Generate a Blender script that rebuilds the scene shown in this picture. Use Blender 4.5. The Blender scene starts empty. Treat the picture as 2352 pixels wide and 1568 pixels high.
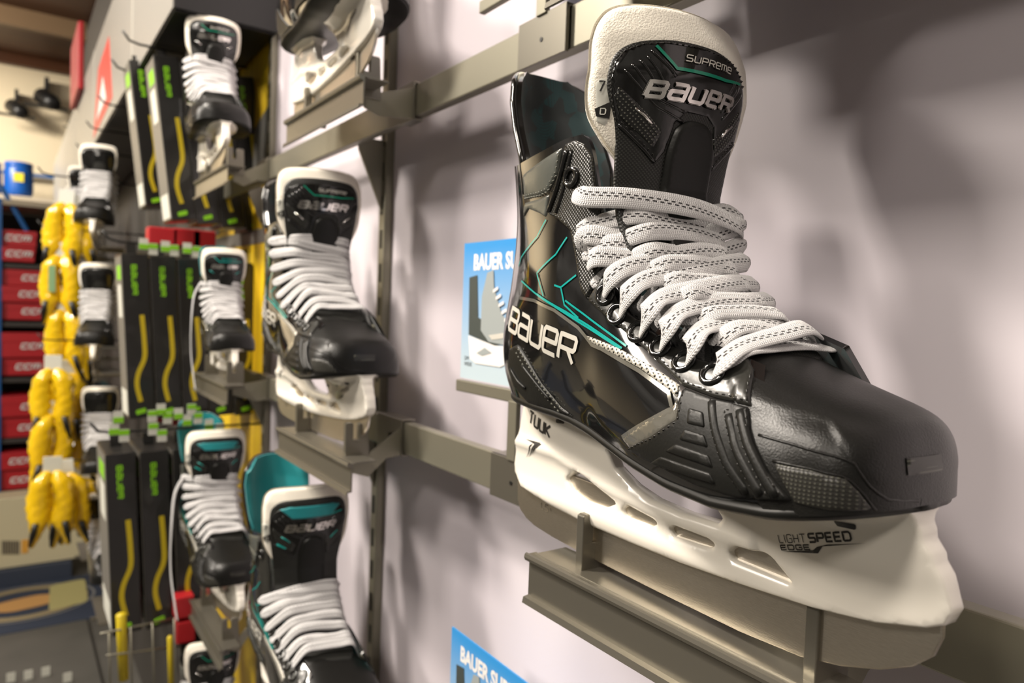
import bpy, bmesh, math, random
import numpy as np
from mathutils import Vector, Matrix, geometry
from mathutils.bvhtree import BVHTree
random.seed(4)
SC = bpy.context.scene
COL = SC.collection
PI = math.pi
# ------------------------------------------------------------------ camera
# world: +Y runs along the display wall into the shop, +X points to the wall, Z up; camera at x=0,y=0,z=1.5
FPX, CX, CY, ZC = 1645.0, 1176.0, 784.0, 1.5
def _ray(px, py): return np.array([px - CX, -(py - CY), -FPX])
_u = _ray(20, 670); _u /= np.linalg.norm(_u)
_n = _ray(3517, 797); _n -= _u * (_n @ _u); _n /= np.linalg.norm(_n)
_z = np.cross(_n, _u)
RM = np.stack([_n, _u, _z])
CAMP = np.array([0, 0, ZC])
def on_x(px, py, X): d = RM @ _ray(px, py); return CAMP + d * (X / d[0])
def on_y(px, py, Y): d = RM @ _ray(px, py); return CAMP + d * (Y / d[1])
def on_z(px, py, Z): d = RM @ _ray(px, py); return CAMP + d * ((Z - ZC) / d[2])
cam = bpy.data.objects.new('camera', bpy.data.cameras.new('camera')); COL.objects.link(cam)
M4 = Matrix([list(RM[0]) + [0], list(RM[1]) + [0], list(RM[2]) + [ZC], [0, 0, 0, 1]])
cam.matrix_world = M4
cam.data.sensor_width = 36; cam.data.lens = 36 * FPX / 2352
cam.data.clip_start = 0.02; cam.data.clip_end = 60
cam.data.dof.use_dof = True; cam.data.dof.focus_distance = 0.375; cam.data.dof.aperture_fstop = 8.6
SC.camera = cam
# ------------------------------------------------------------------ world, lamps, exposure
SC.view_settings.view_transform = 'Standard'; SC.view_settings.look = 'None'
SC.view_settings.gamma = 1; SC.view_settings.use_curve_mapping = False
SC.view_settings.exposure = 0.15
w = bpy.data.worlds.new('room_light'); SC.world = w; w.use_nodes = True  # noise backdrop, bright patches invented for mottled reflections and fill
wn = w.node_tree; wt = wn.nodes.new('ShaderNodeTexCoord'); wo = wn.nodes.new('ShaderNodeTexNoise'); wr = wn.nodes.new('ShaderNodeValToRGB'); wm = wn.nodes.new('ShaderNodeMapping')
wm.inputs['Scale'].default_value = (3, 3, 5); wo.inputs['Scale'].default_value = 1.4; wo.inputs['Detail'].default_value = 5
wr.color_ramp.elements[0].position = .42; wr.color_ramp.elements[0].color = (.10, .085, .07, 1)
wr.color_ramp.elements[1].position = .66; wr.color_ramp.elements[1].color = (1.0, .90, .78, 1)
wn.links.new(wt.outputs['Generated'], wm.inputs[0]); wn.links.new(wm.outputs[0], wo.inputs['Vector']); wn.links.new(wo.outputs[0], wr.inputs[0]); wn.links.new(wr.outputs[0], wn.nodes['Background'].inputs[0])
wn.nodes['Background'].inputs[1].default_value = 0.42
def area(name, loc, target, sx, sy, power, col=(1, .91, .80), spread=180):
    l = bpy.data.lights.new(name, 'AREA'); l.shape = 'RECTANGLE'; l.size = sx; l.size_y = sy
    l.energy = power; l.color = col; l.spread = math.radians(spread)
    o = bpy.data.objects.new(name, l); COL.objects.link(o); o.location = loc
    o.rotation_euler = (Vector(target) - Vector(loc)).to_track_quat('-Z', 'Y').to_euler()
    return o
area('ceiling_spot', (-0.9, 1.35, 3.3), (.35, .55, 1.5), .26, .26, 78)
area('ceiling_spot', (-1.2, 0.35, 3.3), (.35, .6, 1.4), .45, .45, 48)
area('ceiling_spot', (-2.3, 2.4, 3.2), (.40, 2.0, 1.4), .6, .6, 105)
area('ceiling_spot', (-1.6, -1.2, 3.3), (.3, .5, 1.4), .5, .5, 30)
area('ceiling_panel', (-1.5, 5.4, 3.3), (-.6, 6.6, 1.4), .8, .8, 220)
# ------------------------------------------------------------------ materials
def mat(name, col, rough=.5, metal=0, coat=0, bump=0, bscale=300, bdist=.0005, coat_rough=.05, sheen=0, trans=0, emit=None, spec=None, alpha=None, ior=None):
    m = bpy.data.materials.new(name); m.use_nodes = True
    nt = m.node_tree; b = nt.nodes['Principled BSDF']; I = b.inputs
    I['Base Color'].default_value = (*col, 1); I['Roughness'].default_value = rough; I['Metallic'].default_value = metal
    I['Coat Weight'].default_value = coat; I['Coat Roughness'].default_value = coat_rough
    if sheen: I['Sheen Weight'].default_value = sheen
    if trans: I['Transmission Weight'].default_value = trans
    if spec is not None: I['Specular IOR Level'].default_value = spec
    if ior: I['IOR'].default_value = ior
    if alpha is not None: I['Alpha'].default_value = alpha
    if emit: I['Emission Color'].default_value = (*emit[:3], 1); I['Emission Strength'].default_value = emit[3]
    if bump:
        tc = nt.nodes.new('ShaderNodeTexCoord'); no = nt.nodes.new('ShaderNodeTexNoise'); bp = nt.nodes.new('ShaderNodeBump')
        no.inputs['Scale'].default_value = bscale; no.inputs['Detail'].default_value = 3
        bp.inputs['Strength'].default_value = bump; bp.inputs['Distance'].default_value = bdist
        nt.links.new(tc.outputs['Object'], no.inputs['Vector']); nt.links.new(no.outputs[0], bp.inputs['Height']); nt.links.new(bp.outputs[0], I['Normal'])
    return m
def nodes(m): return m.node_tree.nodes, m.node_tree.links, m.node_tree.nodes['Principled BSDF']
def math_n(nt, op, a, b=None):
    n = nt.nodes.new('ShaderNodeMath'); n.operation = op
    for i, v in enumerate((a, b)):
        if v is None: continue
        if isinstance(v, (int, float)): n.inputs[i].default_value = v
        else: nt.links.new(v, n.inputs[i])
    return n.outputs[0]
def ramp_mix(nt, fac, c0, c1):
    n = nt.nodes.new('ShaderNodeMix'); n.data_type = 'RGBA'; nt.links.new(fac, n.inputs[0])
    for i, c in ((6, c0), (7, c1)):
        if isinstance(c, tuple): n.inputs[i].default_value = (*c, 1)
        else: nt.links.new(c, n.inputs[i])
    return n.outputs[2]
M = {}
M['patent'] = mat('black_patent', (.007, .007, .0065), .16, spec=.3, coat=.7, coat_rough=.05, bump=.25, bscale=90, bdist=.001)
M['gloss'] = mat('black_gloss_shell', (.008, .008, .008), .10, coat=1, coat_rough=.03)
M['vinyl'] = mat('black_vinyl', (.018, .018, .015), .33, coat=.25, bump=.25, bscale=140, bdist=.0008)
M['matte'] = mat('black_matte_rubber', (.009, .009, .008), .40, spec=.28, bump=.3, bscale=700, bdist=.0003)
M['toe'] = mat('black_toe_plastic', (.007, .0068, .006), .33, spec=.36, bump=.5, bscale=1100, bdist=.0003)
M['greyvinyl'] = mat('grey_satin_vinyl', (.075, .08, .07), .3, coat=.3, bump=.3, bscale=90, bdist=.0008)
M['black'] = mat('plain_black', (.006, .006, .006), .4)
M['felt'] = mat('white_felt', (.86, .81, .70), .95, bump=.8, bscale=900, bdist=.0008, sheen=.4)
M['white'] = mat('white_plastic', (.80, .76, .68), .22, coat=.4)
M['steel'] = mat('steel_blade', (.62, .57, .48), .33, metal=1)
M['bracket'] = mat('grey_bracket_metal', (.215, .20, .165), .32, metal=.75)
M['rail'] = mat('grey_rail_metal', (.26, .245, .19), .36, metal=.6)
M['chrome'] = mat('chrome', (.85, .82, .78), .12, metal=1)
M['silver'] = mat('silver_print', (.62, .60, .54), .35, metal=.2)
M['teal'] = mat('teal_print', (.0, .30, .27), .25, coat=.5)
M['tealgreen'] = mat('green_print', (.0, .20, .12), .25, coat=.5)
M['tealfab'] = mat('teal_lining', (.0, .22, .24), .5, bump=.4, bscale=500, sheen=.3)
M['soleblack'] = mat('black_sole_edge', (.008, .008, .007), .42, spec=.3)
M['thread'] = mat('black_thread', (.014, .013, .011), .35)
M['lightthread'] = mat('light_thread', (.16, .16, .13), .5)
M['ink'] = mat('black_ink', (.02, .018, .016), .5)
M['greyink'] = mat('etched_grey', (.13, .11, .08), .5, metal=.3)
M['clearframe'] = mat('clear_silver_edge', (.26, .25, .215), .10, metal=.6, coat=1)
M['lens'] = mat('white_tag', (.62, .62, .55), .5)
# steel: brushed
nt = M['steel'].node_tree; b = nt.nodes['Principled BSDF']
tc = nt.nodes.new('ShaderNodeTexCoord'); mp = nt.nodes.new('ShaderNodeMapping'); no = nt.nodes.new('ShaderNodeTexNoise'); bp = nt.nodes.new('ShaderNodeBump')
mp.inputs['Scale'].default_value = (220, 40, 2600); no.inputs['Scale'].default_value = 1.0; no.inputs['Detail'].default_value = 4
bp.inputs['Strength'].default_value = .25; bp.inputs['Distance'].default_value = .0003
nt.links.new(tc.outputs['Object'], mp.inputs[0]); nt.links.new(mp.outputs[0], no.inputs['Vector']); nt.links.new(no.outputs[0], bp.inputs['Height']); nt.links.new(bp.outputs[0], b.inputs['Normal'])
nt.links.new(ramp_mix(nt, no.outputs[0], (.55, .50, .42), (.78, .72, .62)), b.inputs['Base Color'])
def dotmat(name, base, dot, pitch, rad, rough=.3, diag=True, metal=0, bump=.6, inv=False, axes=(0, 2)):
    """procedural dot grid in object space"""
    m = mat(name, base, rough, metal=metal); nt = m.node_tree; b = nt.nodes['Principled BSDF']
    tc = nt.nodes.new('ShaderNodeTexCoord'); sp = nt.nodes.new('ShaderNodeSeparateXYZ'); nt.links.new(tc.outputs['Object'], sp.inputs[0])
    x, z = sp.outputs[axes[0]], sp.outputs[axes[1]]
    if diag:
        a = math_n(nt, 'ADD', x, z); c = math_n(nt, 'SUBTRACT', x, z)
    else: a, c = x, z
    def cell(v):
        t = math_n(nt, 'FRACT', math_n(nt, 'MULTIPLY', v, 1 / pitch)); t = math_n(nt, 'SUBTRACT', t, .5); return math_n(nt, 'MULTIPLY', t, t)
    d = math_n(nt, 'SQRT', math_n(nt, 'ADD', cell(a), cell(c)))
    f = math_n(nt, 'LESS_THAN', d, rad)
    nt.links.new(ramp_mix(nt, f, base, dot), b.inputs['Base Color'])
    bp = nt.nodes.new('ShaderNodeBump'); bp.inputs['Strength'].default_value = bump; bp.inputs['Distance'].default_value = .0004; bp.invert = not inv
    nt.links.new(d, bp.inputs['Height']); nt.links.new(bp.outputs[0], b.inputs['Normal'])
    return m
M['carbon'] = dotmat('textured_black_facing', (.010, .010, .009), (.045, .045, .035), .0024, .24, .28)
M['dots'] = dotmat('black_dotted_panel', (.010, .010, .009), (.12, .12, .10), .0028, .2, .22, axes=(1, 2))
M['tonguefab'] = dotmat('black_ballistic_fabric', (.007, .007, .006), (.026, .027, .022), .0020, .3, .4, axes=(1, 2))
M['silvermesh'] = dotmat('silver_perforated_strip', (.50, .48, .42), (.02, .02, .018), .0032, .26, .25, metal=.3, inv=True)
M['grid'] = dotmat('black_grid_texture', (.020, .019, .016), (.07, .07, .055), .0016, .22, .33, diag=False)
# lining with teal triangles
m = M['lining'] = mat('dark_printed_lining', (.005, .012, .013), .75, sheen=.2); nt = m.node_tree; b = nt.nodes['Principled BSDF']
tc = nt.nodes.new('ShaderNodeTexCoord'); vo = nt.nodes.new('ShaderNodeTexVoronoi'); vo.inputs['Scale'].default_value = 95; nt.links.new(tc.outputs['Object'], vo.inputs['Vector'])
f = math_n(nt, 'GREATER_THAN', vo.outputs['Color'], .62)
wv = nt.nodes.new('ShaderNodeTexWave'); wv.inputs['Scale'].default_value = 500; nt.links.new(tc.outputs['Object'], wv.inputs['Vector'])
nt.links.new(ramp_mix(nt, math_n(nt, 'MULTIPLY', f, math_n(nt, 'ADD', wv.outputs['Fac'], .35)), (.004, .008, .009), (.0, .028, .032)), b.inputs['Base Color'])
# laces: tracer dashes from UV (u metres along, v across 0..1)
m = M['lace'] = mat('white_waxed_lace', (.82, .80, .80), .8, sheen=.3); nt = m.node_tree; b = nt.nodes['Principled BSDF']
uv = nt.nodes.new('ShaderNodeUVMap'); sp = nt.nodes.new('ShaderNodeSeparateXYZ'); nt.links.new(uv.outputs[0], sp.inputs[0]); U, V = sp.outputs[0], sp.outputs[1]
Un = math_n(nt, 'MULTIPLY', U, 1.0)
def dash(v0, ph):
    a = math_n(nt, 'LESS_THAN', math_n(nt, 'FRACT', math_n(nt, 'ADD', math_n(nt, 'MULTIPLY', Un, 240), ph)), .55)
    # the pair drifts sideways along the lace
    dr = math_n(nt, 'MULTIPLY', math_n(nt, 'PINGPONG', math_n(nt, 'MULTIPLY', Un, 9), 1.0), .42)
    c = math_n(nt, 'LESS_THAN', math_n(nt, 'ABSOLUTE', math_n(nt, 'SUBTRACT', math_n(nt, 'SUBTRACT', V, dr), v0)), .036)
    return math_n(nt, 'MULTIPLY', a, c)
f = math_n(nt, 'MAXIMUM', dash(.20, 0), dash(.33, .5))
wv = math_n(nt, 'SINE', math_n(nt, 'ADD', math_n(nt, 'MULTIPLY', Un, 5200), math_n(nt, 'MULTIPLY', math_n(nt, 'PINGPONG', math_n(nt, 'MULTIPLY', V, 8), 1.0), 3)))
st = math_n(nt, 'MULTIPLY', math_n(nt, 'SINE', math_n(nt, 'MULTIPLY', V, 75)), .5)
base = ramp_mix(nt, math_n(nt, 'ADD', math_n(nt, 'MULTIPLY', wv, .25), .6), (.42, .41, .41), (.70, .69, .69))
nt.links.new(ramp_mix(nt, f, base, (.02, .018, .02)), b.inputs['Base Color'])
bp = nt.nodes.new('ShaderNodeBump'); bp.inputs['Strength'].default_value = .5; bp.inputs['Distance'].default_value = .0003
nt.links.new(math_n(nt, 'ADD', wv, st), bp.inputs['Height']); nt.links.new(bp.outputs[0], b.inputs['Normal'])
# ------------------------------------------------------------------ object helpers
def tag(o, label=None, cat=None, group=None, kind=None):
    if label: o['label'] = label
    if cat: o['category'] = cat
    if group: o['group'] = group
    if kind: o['kind'] = kind
    return o
def empty(name, loc=(0, 0, 0), rz=0):
    o = bpy.data.objects.new(name, None); COL.objects.link(o); o.location = loc; o.rotation_euler = (0, 0, rz); o.empty_display_size = .02
    return o
def copy_tree(o, parent=None):
    c = o.copy(); COL.objects.link(c); c.parent = parent
    for ch in [x for x in bpy.data.objects if x.parent == o]: copy_tree(ch, c)
    return c
def link(name, me, m, parent=None, smooth=True, loc=None):
    if m is not None:
        for k in (m if isinstance(m, (list, tuple)) else [m]): me.materials.append(k)
    if smooth and len(me.polygons): me.polygons.foreach_set('use_smooth', [True] * len(me.polygons))
    o = bpy.data.objects.new(name, me); COL.objects.link(o)
    if parent is not None: o.parent = parent
    if loc is not None: o.location = loc
    return o
def mesh_of(name, V, F):
    me = bpy.data.meshes.new(name); me.from_pydata([tuple(map(float, v)) for v in V], [], [tuple(int(i) for i in f) for f in F]); me.update(); return me
class MB:
    """collects simple shapes into one mesh"""
    def __init__(s): s.V = []; s.F = []
    def add(s, V, F):
        n = len(s.V); s.V += [tuple(map(float, v)) for v in V]; s.F += [tuple(int(i) + n for i in f) for f in F]; return s
    def box(s, a, b_, bev=0):
        bm = bmesh.new(); bmesh.ops.create_cube(bm, size=1)
        a = Vector(a); b_ = Vector(b_); c = (a + b_) / 2; d = b_ - a
        for v in bm.verts: v.co = Vector((v.co.x * d.x, v.co.y * d.y, v.co.z * d.z)) + c
        if bev: bmesh.ops.bevel(bm, geom=bm.edges[:], offset=bev, segments=2, affect='EDGES', profile=.5)
        bm.verts.index_update(); s.add([v.co[:] for v in bm.verts], [[v.index for v in f.verts] for f in bm.faces]); bm.free(); return s
    def tube(s, pts, r, n=8, cap=True, flat=None):
        P = [Vector(p) for p in pts]; V = []; F = []; up = None
        for i, p in enumerate(P):
            t = (P[min(i + 1, len(P) - 1)] - P[max(i - 1, 0)]).normalized()
            if up is None: up = t.orthogonal().normalized()
            up = (up - t * up.dot(t)).normalized(); sd = t.cross(up)
            rr = r[i] if isinstance(r, (list, tuple)) else r
            for k in range(n):
                a = 2 * PI * k / n; V.append(p + up * (math.cos(a) * rr) + sd * (math.sin(a) * rr))
        for i in range(len(P) - 1):
            for k in range(n): F.append((i * n + k, i * n + (k + 1) % n, (i + 1) * n + (k + 1) % n, (i + 1) * n + k))
        if cap: F.append(tuple(range(n))[::-1]); F.append(tuple((len(P) - 1) * n + k for k in range(n)))
        return s.add(V, F)
    def lathe(s, prof, c=(0, 0, 0), n=24, axis='z'):
        V = []; F = []
        for (r, h) in prof:
            for k in range(n):
                a = 2 * PI * k / n; p = (r * math.cos(a), r * math.sin(a), h)
                if axis == 'x': p = (p[2], p[0], p[1])
                if axis == 'y': p = (p[0], p[2], p[1])
                V.append((p[0] + c[0], p[1] + c[1], p[2] + c[2]))
        for i in range(len(prof) - 1):
            for k in range(n): F.append((i * n + k, i * n + (k + 1) % n, (i + 1) * n + (k + 1) % n, (i + 1) * n + k))
        F.append(tuple(range(n))[::-1]); F.append(tuple((len(prof) - 1) * n + k for k in range(n)))
        return s.add(V, F)
    def prism(s, poly, fn0, fn1):
        n = len(poly); V = [fn0(p) for p in poly] + [fn1(p) for p in poly]
        F = [tuple(range(n)), tuple(range(2 * n - 1, n - 1, -1))] + [(i, i + n, (i + 1) % n + n, (i + 1) % n) for i in range(n)]
        return s.add(V, F)
    def build(s, name, m, parent=None, smooth=False, loc=None):
        me = mesh_of(name, s.V, s.F); bm = bmesh.new(); bm.from_mesh(me); bmesh.ops.recalc_face_normals(bm, faces=bm.faces[:]); bm.to_mesh(me); bm.free()
        o = link(name, me, m, parent, smooth, loc)
        return o
def smooth_by_angle(o, deg=40):
    me = o.data; me.polygons.foreach_set('use_smooth', [True] * len(me.polygons)); me.set_sharp_from_angle(angle=math.radians(deg))
def cat1(P, n, closed=False):
    P = np.asarray(P, float); k = len(P); out = []
    idx = (lambda i: i % k) if closed else (lambda i: min(max(i, 0), k - 1))
    segs = k if closed else k - 1
    for i in range(segs):
        p0, p1, p2, p3 = P[idx(i - 1)], P[idx(i)], P[idx(i + 1)], P[idx(i + 2)]
        for j in range(n):
            t = j / n; out.append(.5 * ((2 * p1) + (-p0 + p2) * t + (2 * p0 - 5 * p1 + 4 * p2 - p3) * t * t + (-p0 + 3 * p1 - 3 * p2 + p3) * t ** 3))
    if not closed: out.append(P[-1])
    return np.array(out)
def resample(P, step, closed=False):
    P = np.asarray(P, float)
    if closed: P = np.vstack([P, P[:1]])
    seg = np.linalg.norm(np.diff(P, axis=0), axis=1); L = np.concatenate([[0], np.cumsum(seg)])
    n = max(2, int(round(L[-1] / step))); t = np.linspace(0, L[-1], n + 1)
    R = np.stack([np.interp(t, L, P[:, i]) for i in range(P.shape[1])], 1)
    return R[:-1] if closed else R
def resample_keep(P, step, closed=True):
    """subdivide edges but keep corners"""
    P = np.asarray(P, float); k = len(P); out = []
    for i in range(k if closed else k - 1):
        a, b_ = P[i], P[(i + 1) % k]; n = max(1, int(math.ceil(np.linalg.norm(b_ - a) / step)))
        for j in range(n): out.append(a + (b_ - a) * j / n)
    if not closed: out.append(P[-1])
    return np.array(out)
def round_poly(P, r, n=4):
    P = np.asarray(P, float); k = len(P); out = []
    for i in range(k):
        a, b_, c = P[i - 1], P[i], P[(i + 1) % k]; la, lc = np.linalg.norm(a - b_), np.linalg.norm(c - b_)
        rr = min(r, la * .45, lc * .45); p = b_ + (a - b_) / la * rr; q = b_ + (c - b_) / lc * rr
        for j in range(n + 1):
            t = j / n; out.append((1 - t) ** 2 * p + 2 * t * (1 - t) * b_ + t * t * q)
    return np.array(out)
def seg_dist(Q, loops):
    D = np.full(len(Q), 1e9)
    for P in loops:
        A = P; B = np.roll(P, -1, axis=0)
        for a, b_ in zip(A, B):
            ab = b_ - a; L = ab @ ab
            if L < 1e-18: continue
            t = np.clip(((Q - a) @ ab) / L, 0, 1); D = np.minimum(D, np.linalg.norm(Q - a - t[:, None] * ab, axis=1))
    return D
def inside(Q, P):
    x, y = Q[:, 0], Q[:, 1]; c = np.zeros(len(Q), bool); A = P; B = np.roll(P, -1, axis=0)
    for (x1, y1), (x2, y2) in zip(A, B):
        if y1 == y2: continue
        m_ = ((y1 > y) != (y2 > y)) & (x < (x2 - x1) * (y - y1) / (y2 - y1) + x1); c ^= m_
    return c
def triangulate(outer, holes, cell, bevel=0):
    """fine triangulation of a polygon: returns pts, tris, distance to boundary"""
    outer = resample_keep(outer, cell); holes = [resample_keep(h, cell) for h in holes]; loops = [outer] + holes
    lo, hi = outer.min(0), outer.max(0)
    gx, gy = np.meshgrid(np.arange(lo[0], hi[0], cell), np.arange(lo[1], hi[1], cell)); gx = gx + (np.arange(gx.shape[0])[:, None] % 2) * cell / 2
    G = np.stack([gx.ravel(), gy.ravel()], 1); G = G[inside(G, outer)]
    for h in holes: G = G[~inside(G, h)]
    if len(G): D = seg_dist(G, loops); G = G[D > max(bevel * 1.25, cell * .55)]
    rings = []
    if bevel:
        for k in (.35, 1.0):
            for P in loops:
                prev, nxt = np.roll(P, 1, axis=0), np.roll(P, -1, axis=0); t = nxt - prev; t /= np.maximum(np.linalg.norm(t, axis=1), 1e-12)[:, None]
                nn = np.stack([-t[:, 1], t[:, 0]], 1)
                ar = .5 * np.sum(P[:, 0] * np.roll(P[:, 1], -1) - np.roll(P[:, 0], -1) * P[:, 1])
                sgn = 1 if ar > 0 else -1
                if P is not outer: sgn = -sgn
                R = P + nn * sgn * bevel * k; ok = inside(R, outer)
                for h in holes: ok &= ~inside(R, h)
                R = R[ok]
                if len(R): R = R[seg_dist(R, loops) > bevel * k * .9]; rings.append(R)
    allp = np.vstack(loops + ([G] if len(G) else []) + rings)
    edges = []; s = 0
    for P in loops:
        n = len(P); edges += [(s + i, s + (i + 1) % n) for i in range(n)]; s += n
    r = geometry.delaunay_2d_cdt([Vector(p) for p in allp], edges, [], 0, 1e-7)
    Vv = np.array([[v.x, v.y] for v in r[0]]); T = np.array([list(f) for f in r[2] if len(f) == 3])
    Cn = Vv[T].mean(1); ok = inside(Cn, outer)
    for h in holes: ok &= ~inside(Cn, h)
    T = T[ok]
    a, b_, c = Vv[T[:, 0]], Vv[T[:, 1]], Vv[T[:, 2]]; A2 = (b_[:, 0] - a[:, 0]) * (c[:, 1] - a[:, 1]) - (b_[:, 1] - a[:, 1]) * (c[:, 0] - a[:, 0])
    T[A2 < 0] = T[A2 < 0][:, ::-1]
    D = seg_dist(Vv, loops)
    return Vv, T, D
def panel(name, poly, surf, h, m, parent, cell=.002, bevel=.0008, sink=.0006, holes=(), puff=0, flip=False):
    """raised panel lying on surf(u,v)->(pos,normal)"""
    Vv, T, D = triangulate(poly, list(holes), cell, bevel)
    P = []
    keep = []
    for (u, v), d in zip(Vv, D):
        q = surf(u, v)
        if q is None: P.append((0, 0, 0)); keep.append(False); continue
        t = min(d / bevel, 1) if bevel else 1
        hh = -sink + (h + sink) * math.sqrt(max(0, 1 - (1 - t) ** 2))
        if puff: hh += puff * (1 - math.exp(-d / .004))
        P.append(tuple(q[0] + q[1] * hh)); keep.append(True)
    F = [t for t in T if keep[t[0]] and keep[t[1]] and keep[t[2]]]
    if flip: F = [t[::-1] for t in F]
    o = link(name, mesh_of(name, P, F), m, parent)
    return o
def ribbon_mesh(lines, wd, surf, h, step=.002):
    """flat strips (2D polylines on surf) -> V,F"""
    V = []; F = []
    for L in lines:
        P = resample_keep(L, step, closed=False)
        if len(P) < 2: continue
        t = np.gradient(P, axis=0); t /= np.maximum(np.linalg.norm(t, axis=1), 1e-12)[:, None]; n = np.stack([-t[:, 1], t[:, 0]], 1)
        base = len(V); ok = True; W = wd
        e0 = P[0] - t[0] * 0; rows = 0
        for i, p in enumerate(P):
            a = surf(*(p + n[i] * W / 2)); b_ = surf(*(p - n[i] * W / 2))
            if a is None or b_ is None: continue
            V.append(tuple(a[0] + a[1] * h)); V.append(tuple(b_[0] + b_[1] * h)); rows += 1
        for i in range(rows - 1): k = base + 2 * i; F.append((k, k + 1, k + 3, k + 2))
    return V, F
def ribbons(name, lines, wd, surf, h, m, parent, step=.002):
    V, F = ribbon_mesh(lines, wd, surf, h, step); return link(name, mesh_of(name, V, F), m, parent)
def stitches(name, lines, surf, m, parent, ln=.0021, gap=.0013, r=.00042, h=.0003):
    mb = MB()
    for L in lines:
        P = resample(L, (ln + gap) / 4)
        k = 0
        while k + 3 < len(P):
            q = [surf(*P[k + j]) for j in range(3)]
            if all(x is not None for x in q):
                pts = [q[0][0] - q[0][1] * .0003, q[1][0] + q[1][1] * (h + r * .6), q[2][0] - q[2][1] * .0003]
                mb.tube(pts, [r * .7, r, r * .7], 5, cap=False)
            k += 4
    o = mb.build(name, m, parent, smooth=True); o['kind'] = 'stuff'; return o
GL = {
 'B': (1, [[(0, 0), (0, 1), (.9, 1), (1, .9), (1, .62), (.88, .5), (0, .5)], [(.88, .5), (1, .38), (1, .1), (.9, 0), (0, 0)]]),
 'a': (1, [[(.1, 1), (.9, 1), (1, .9), (1, 0), (.1, 0), (0, .1), (0, .42), (.1, .52), (1, .52)]]),
 'U': (1, [[(0, 1), (0, .12), (.12, 0), (.88, 0), (1, .12), (1, 1)]]),
 'e': (.9, [[(1, 0), (.1, 0), (0, .1), (0, .9), (.1, 1), (.9, 1), (1, .9), (1, .5), (0, .5)]]),
 'R': (1, [[(0, 0), (0, 1), (.9, 1), (1, .9), (1, .58), (.9, .48), (0, .48)], [(.55, .48), (1, 0)]]),
 'S': (1, [[(1, 1), (.1, 1), (0, .9), (0, .6), (.1, .5), (.9, .5), (1, .4), (1, .1), (.9, 0), (0, 0)]]),
 'P': (1, [[(0, 0), (0, 1), (.9, 1), (1, .9), (1, .55), (.9, .45), (0, .45)]]),
 'E': (.9, [[(1, 1), (0, 1), (0, 0), (1, 0)], [(0, .5), (.9, .5)]]),
 'M': (1.1, [[(0, 0), (0, 1), (.9, 1), (1, .9), (1, 0)], [(.5, 1), (.5, 0)]]),
 'T': (1, [[(0, 1), (1, 1)], [(.5, 1), (.5, 0)]]),
 'K': (1, [[(0, 0), (0, 1)], [(1, 1), (.15, .5), (1, 0)]]),
 'L': (.8, [[(0, 1), (0, 0), (1, 0)]]),
 'I': (.15, [[(.5, 1), (.5, 0)]]),
 'i': (.15, [[(.5, .62), (.5, 0)], [(.5, 1), (.5, .8)]]),
 'G': (1, [[(1, .85), (.85, 1), (.15, 1), (0, .85), (0, .15), (.15, 0), (.85, 0), (1, .15), (1, .5), (.5, .5)]]),
 'H': (.9, [[(0, 0), (0, 1)], [(1, 0), (1, 1)], [(0, .5), (1, .5)]]),
 'D': (1, [[(0, 0), (0, 1), (.8, 1), (1, .8), (1, .2), (.8, 0), (0, 0)]]),
 'C': (1, [[(1, 1), (.1, 1), (0, .9), (0, .1), (.1, 0), (1, 0)]]),
 '+': (.6, [[(0, .5), (1, .5)], [(.5, .8), (.5, .2)]]),
 '7': (.8, [[(0, 1), (1, 1), (.4, 0)]]),
 'O': (1, [[(0, .1), (0, .9), (.1, 1), (.9, 1), (1, .9), (1, .1), (.9, 0), (.1, 0), (0, .1)]]),
 'N': (1, [[(0, 0), (0, 1), (1, 0), (1, 1)]]), 'W': (1.3, [[(0, 1), (.25, 0), (.5, .8), (.75, 0), (1, 1)]]), 'A': (1, [[(0, 0), (.5, 1), (1, 0)], [(.2, .4), (.8, .4)]]),
 'V': (1, [[(0, 1), (.5, 0), (1, 1)]]), 'X': (1, [[(0, 1), (1, 0)], [(0, 0), (1, 1)]]), 'Y': (1, [[(0, 1), (.5, .5), (1, 1)], [(.5, .5), (.5, 0)]]), ' ': (.6, []),
}
def word(txt, org, ang, lw, lh, gap, slant=0):
    """stroke lettering as 2D polylines"""
    c, s = math.cos(ang), math.sin(ang); x = 0; out = []
    for ch in txt:
        wd, st = GL[ch]
        for L in st:
            q = []
            for (a, b_) in L:
                X = x + a * wd * lw + slant * b_ * lh; Y = b_ * lh; q.append((org[0] + c * X - s * Y, org[1] + s * X + c * Y))
            out.append(np.array(q))
        x += wd * lw + gap
    return out
# ------------------------------------------------------------------ the hockey skate, in its own frame: x heel->toe, -y the side we see, z up, 0 = under the blade
SK_A = math.radians(3.0); SK_O = np.array([.317, .432]); SK_Z = ZC - .1595
DT = np.array([-math.sin(SK_A), -math.cos(SK_A)]); LT = np.array([math.cos(SK_A), -math.sin(SK_A)])
EYE = np.array([(-SK_O) @ DT, (-SK_O) @ LT, ZC - SK_Z])          # the camera seen from the skate's frame
def rdir(px, py):
    d = RM @ _ray(px, py); return np.array([d[:2] @ DT, d[:2] @ LT, d[2]])
def loc(px, py, y):
    d = rdir(px, py); return EYE + d * ((y - EYE[1]) / d[1])
def px2(bvh, pts, ax=(0, 2), fall=None):
    """pixels -> 2D coordinates on the surface they hit"""
    out = []
    for p in pts:
        d = Vector(rdir(*p)).normalized(); h = bvh.ray_cast(Vector(EYE), d)
        if h[0] is None:
            if fall is None: continue
            q = loc(p[0], p[1], fall)
        else: q = h[0]
        out.append((q[ax[0]], q[ax[1]]))
    return np.array(out)
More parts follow.
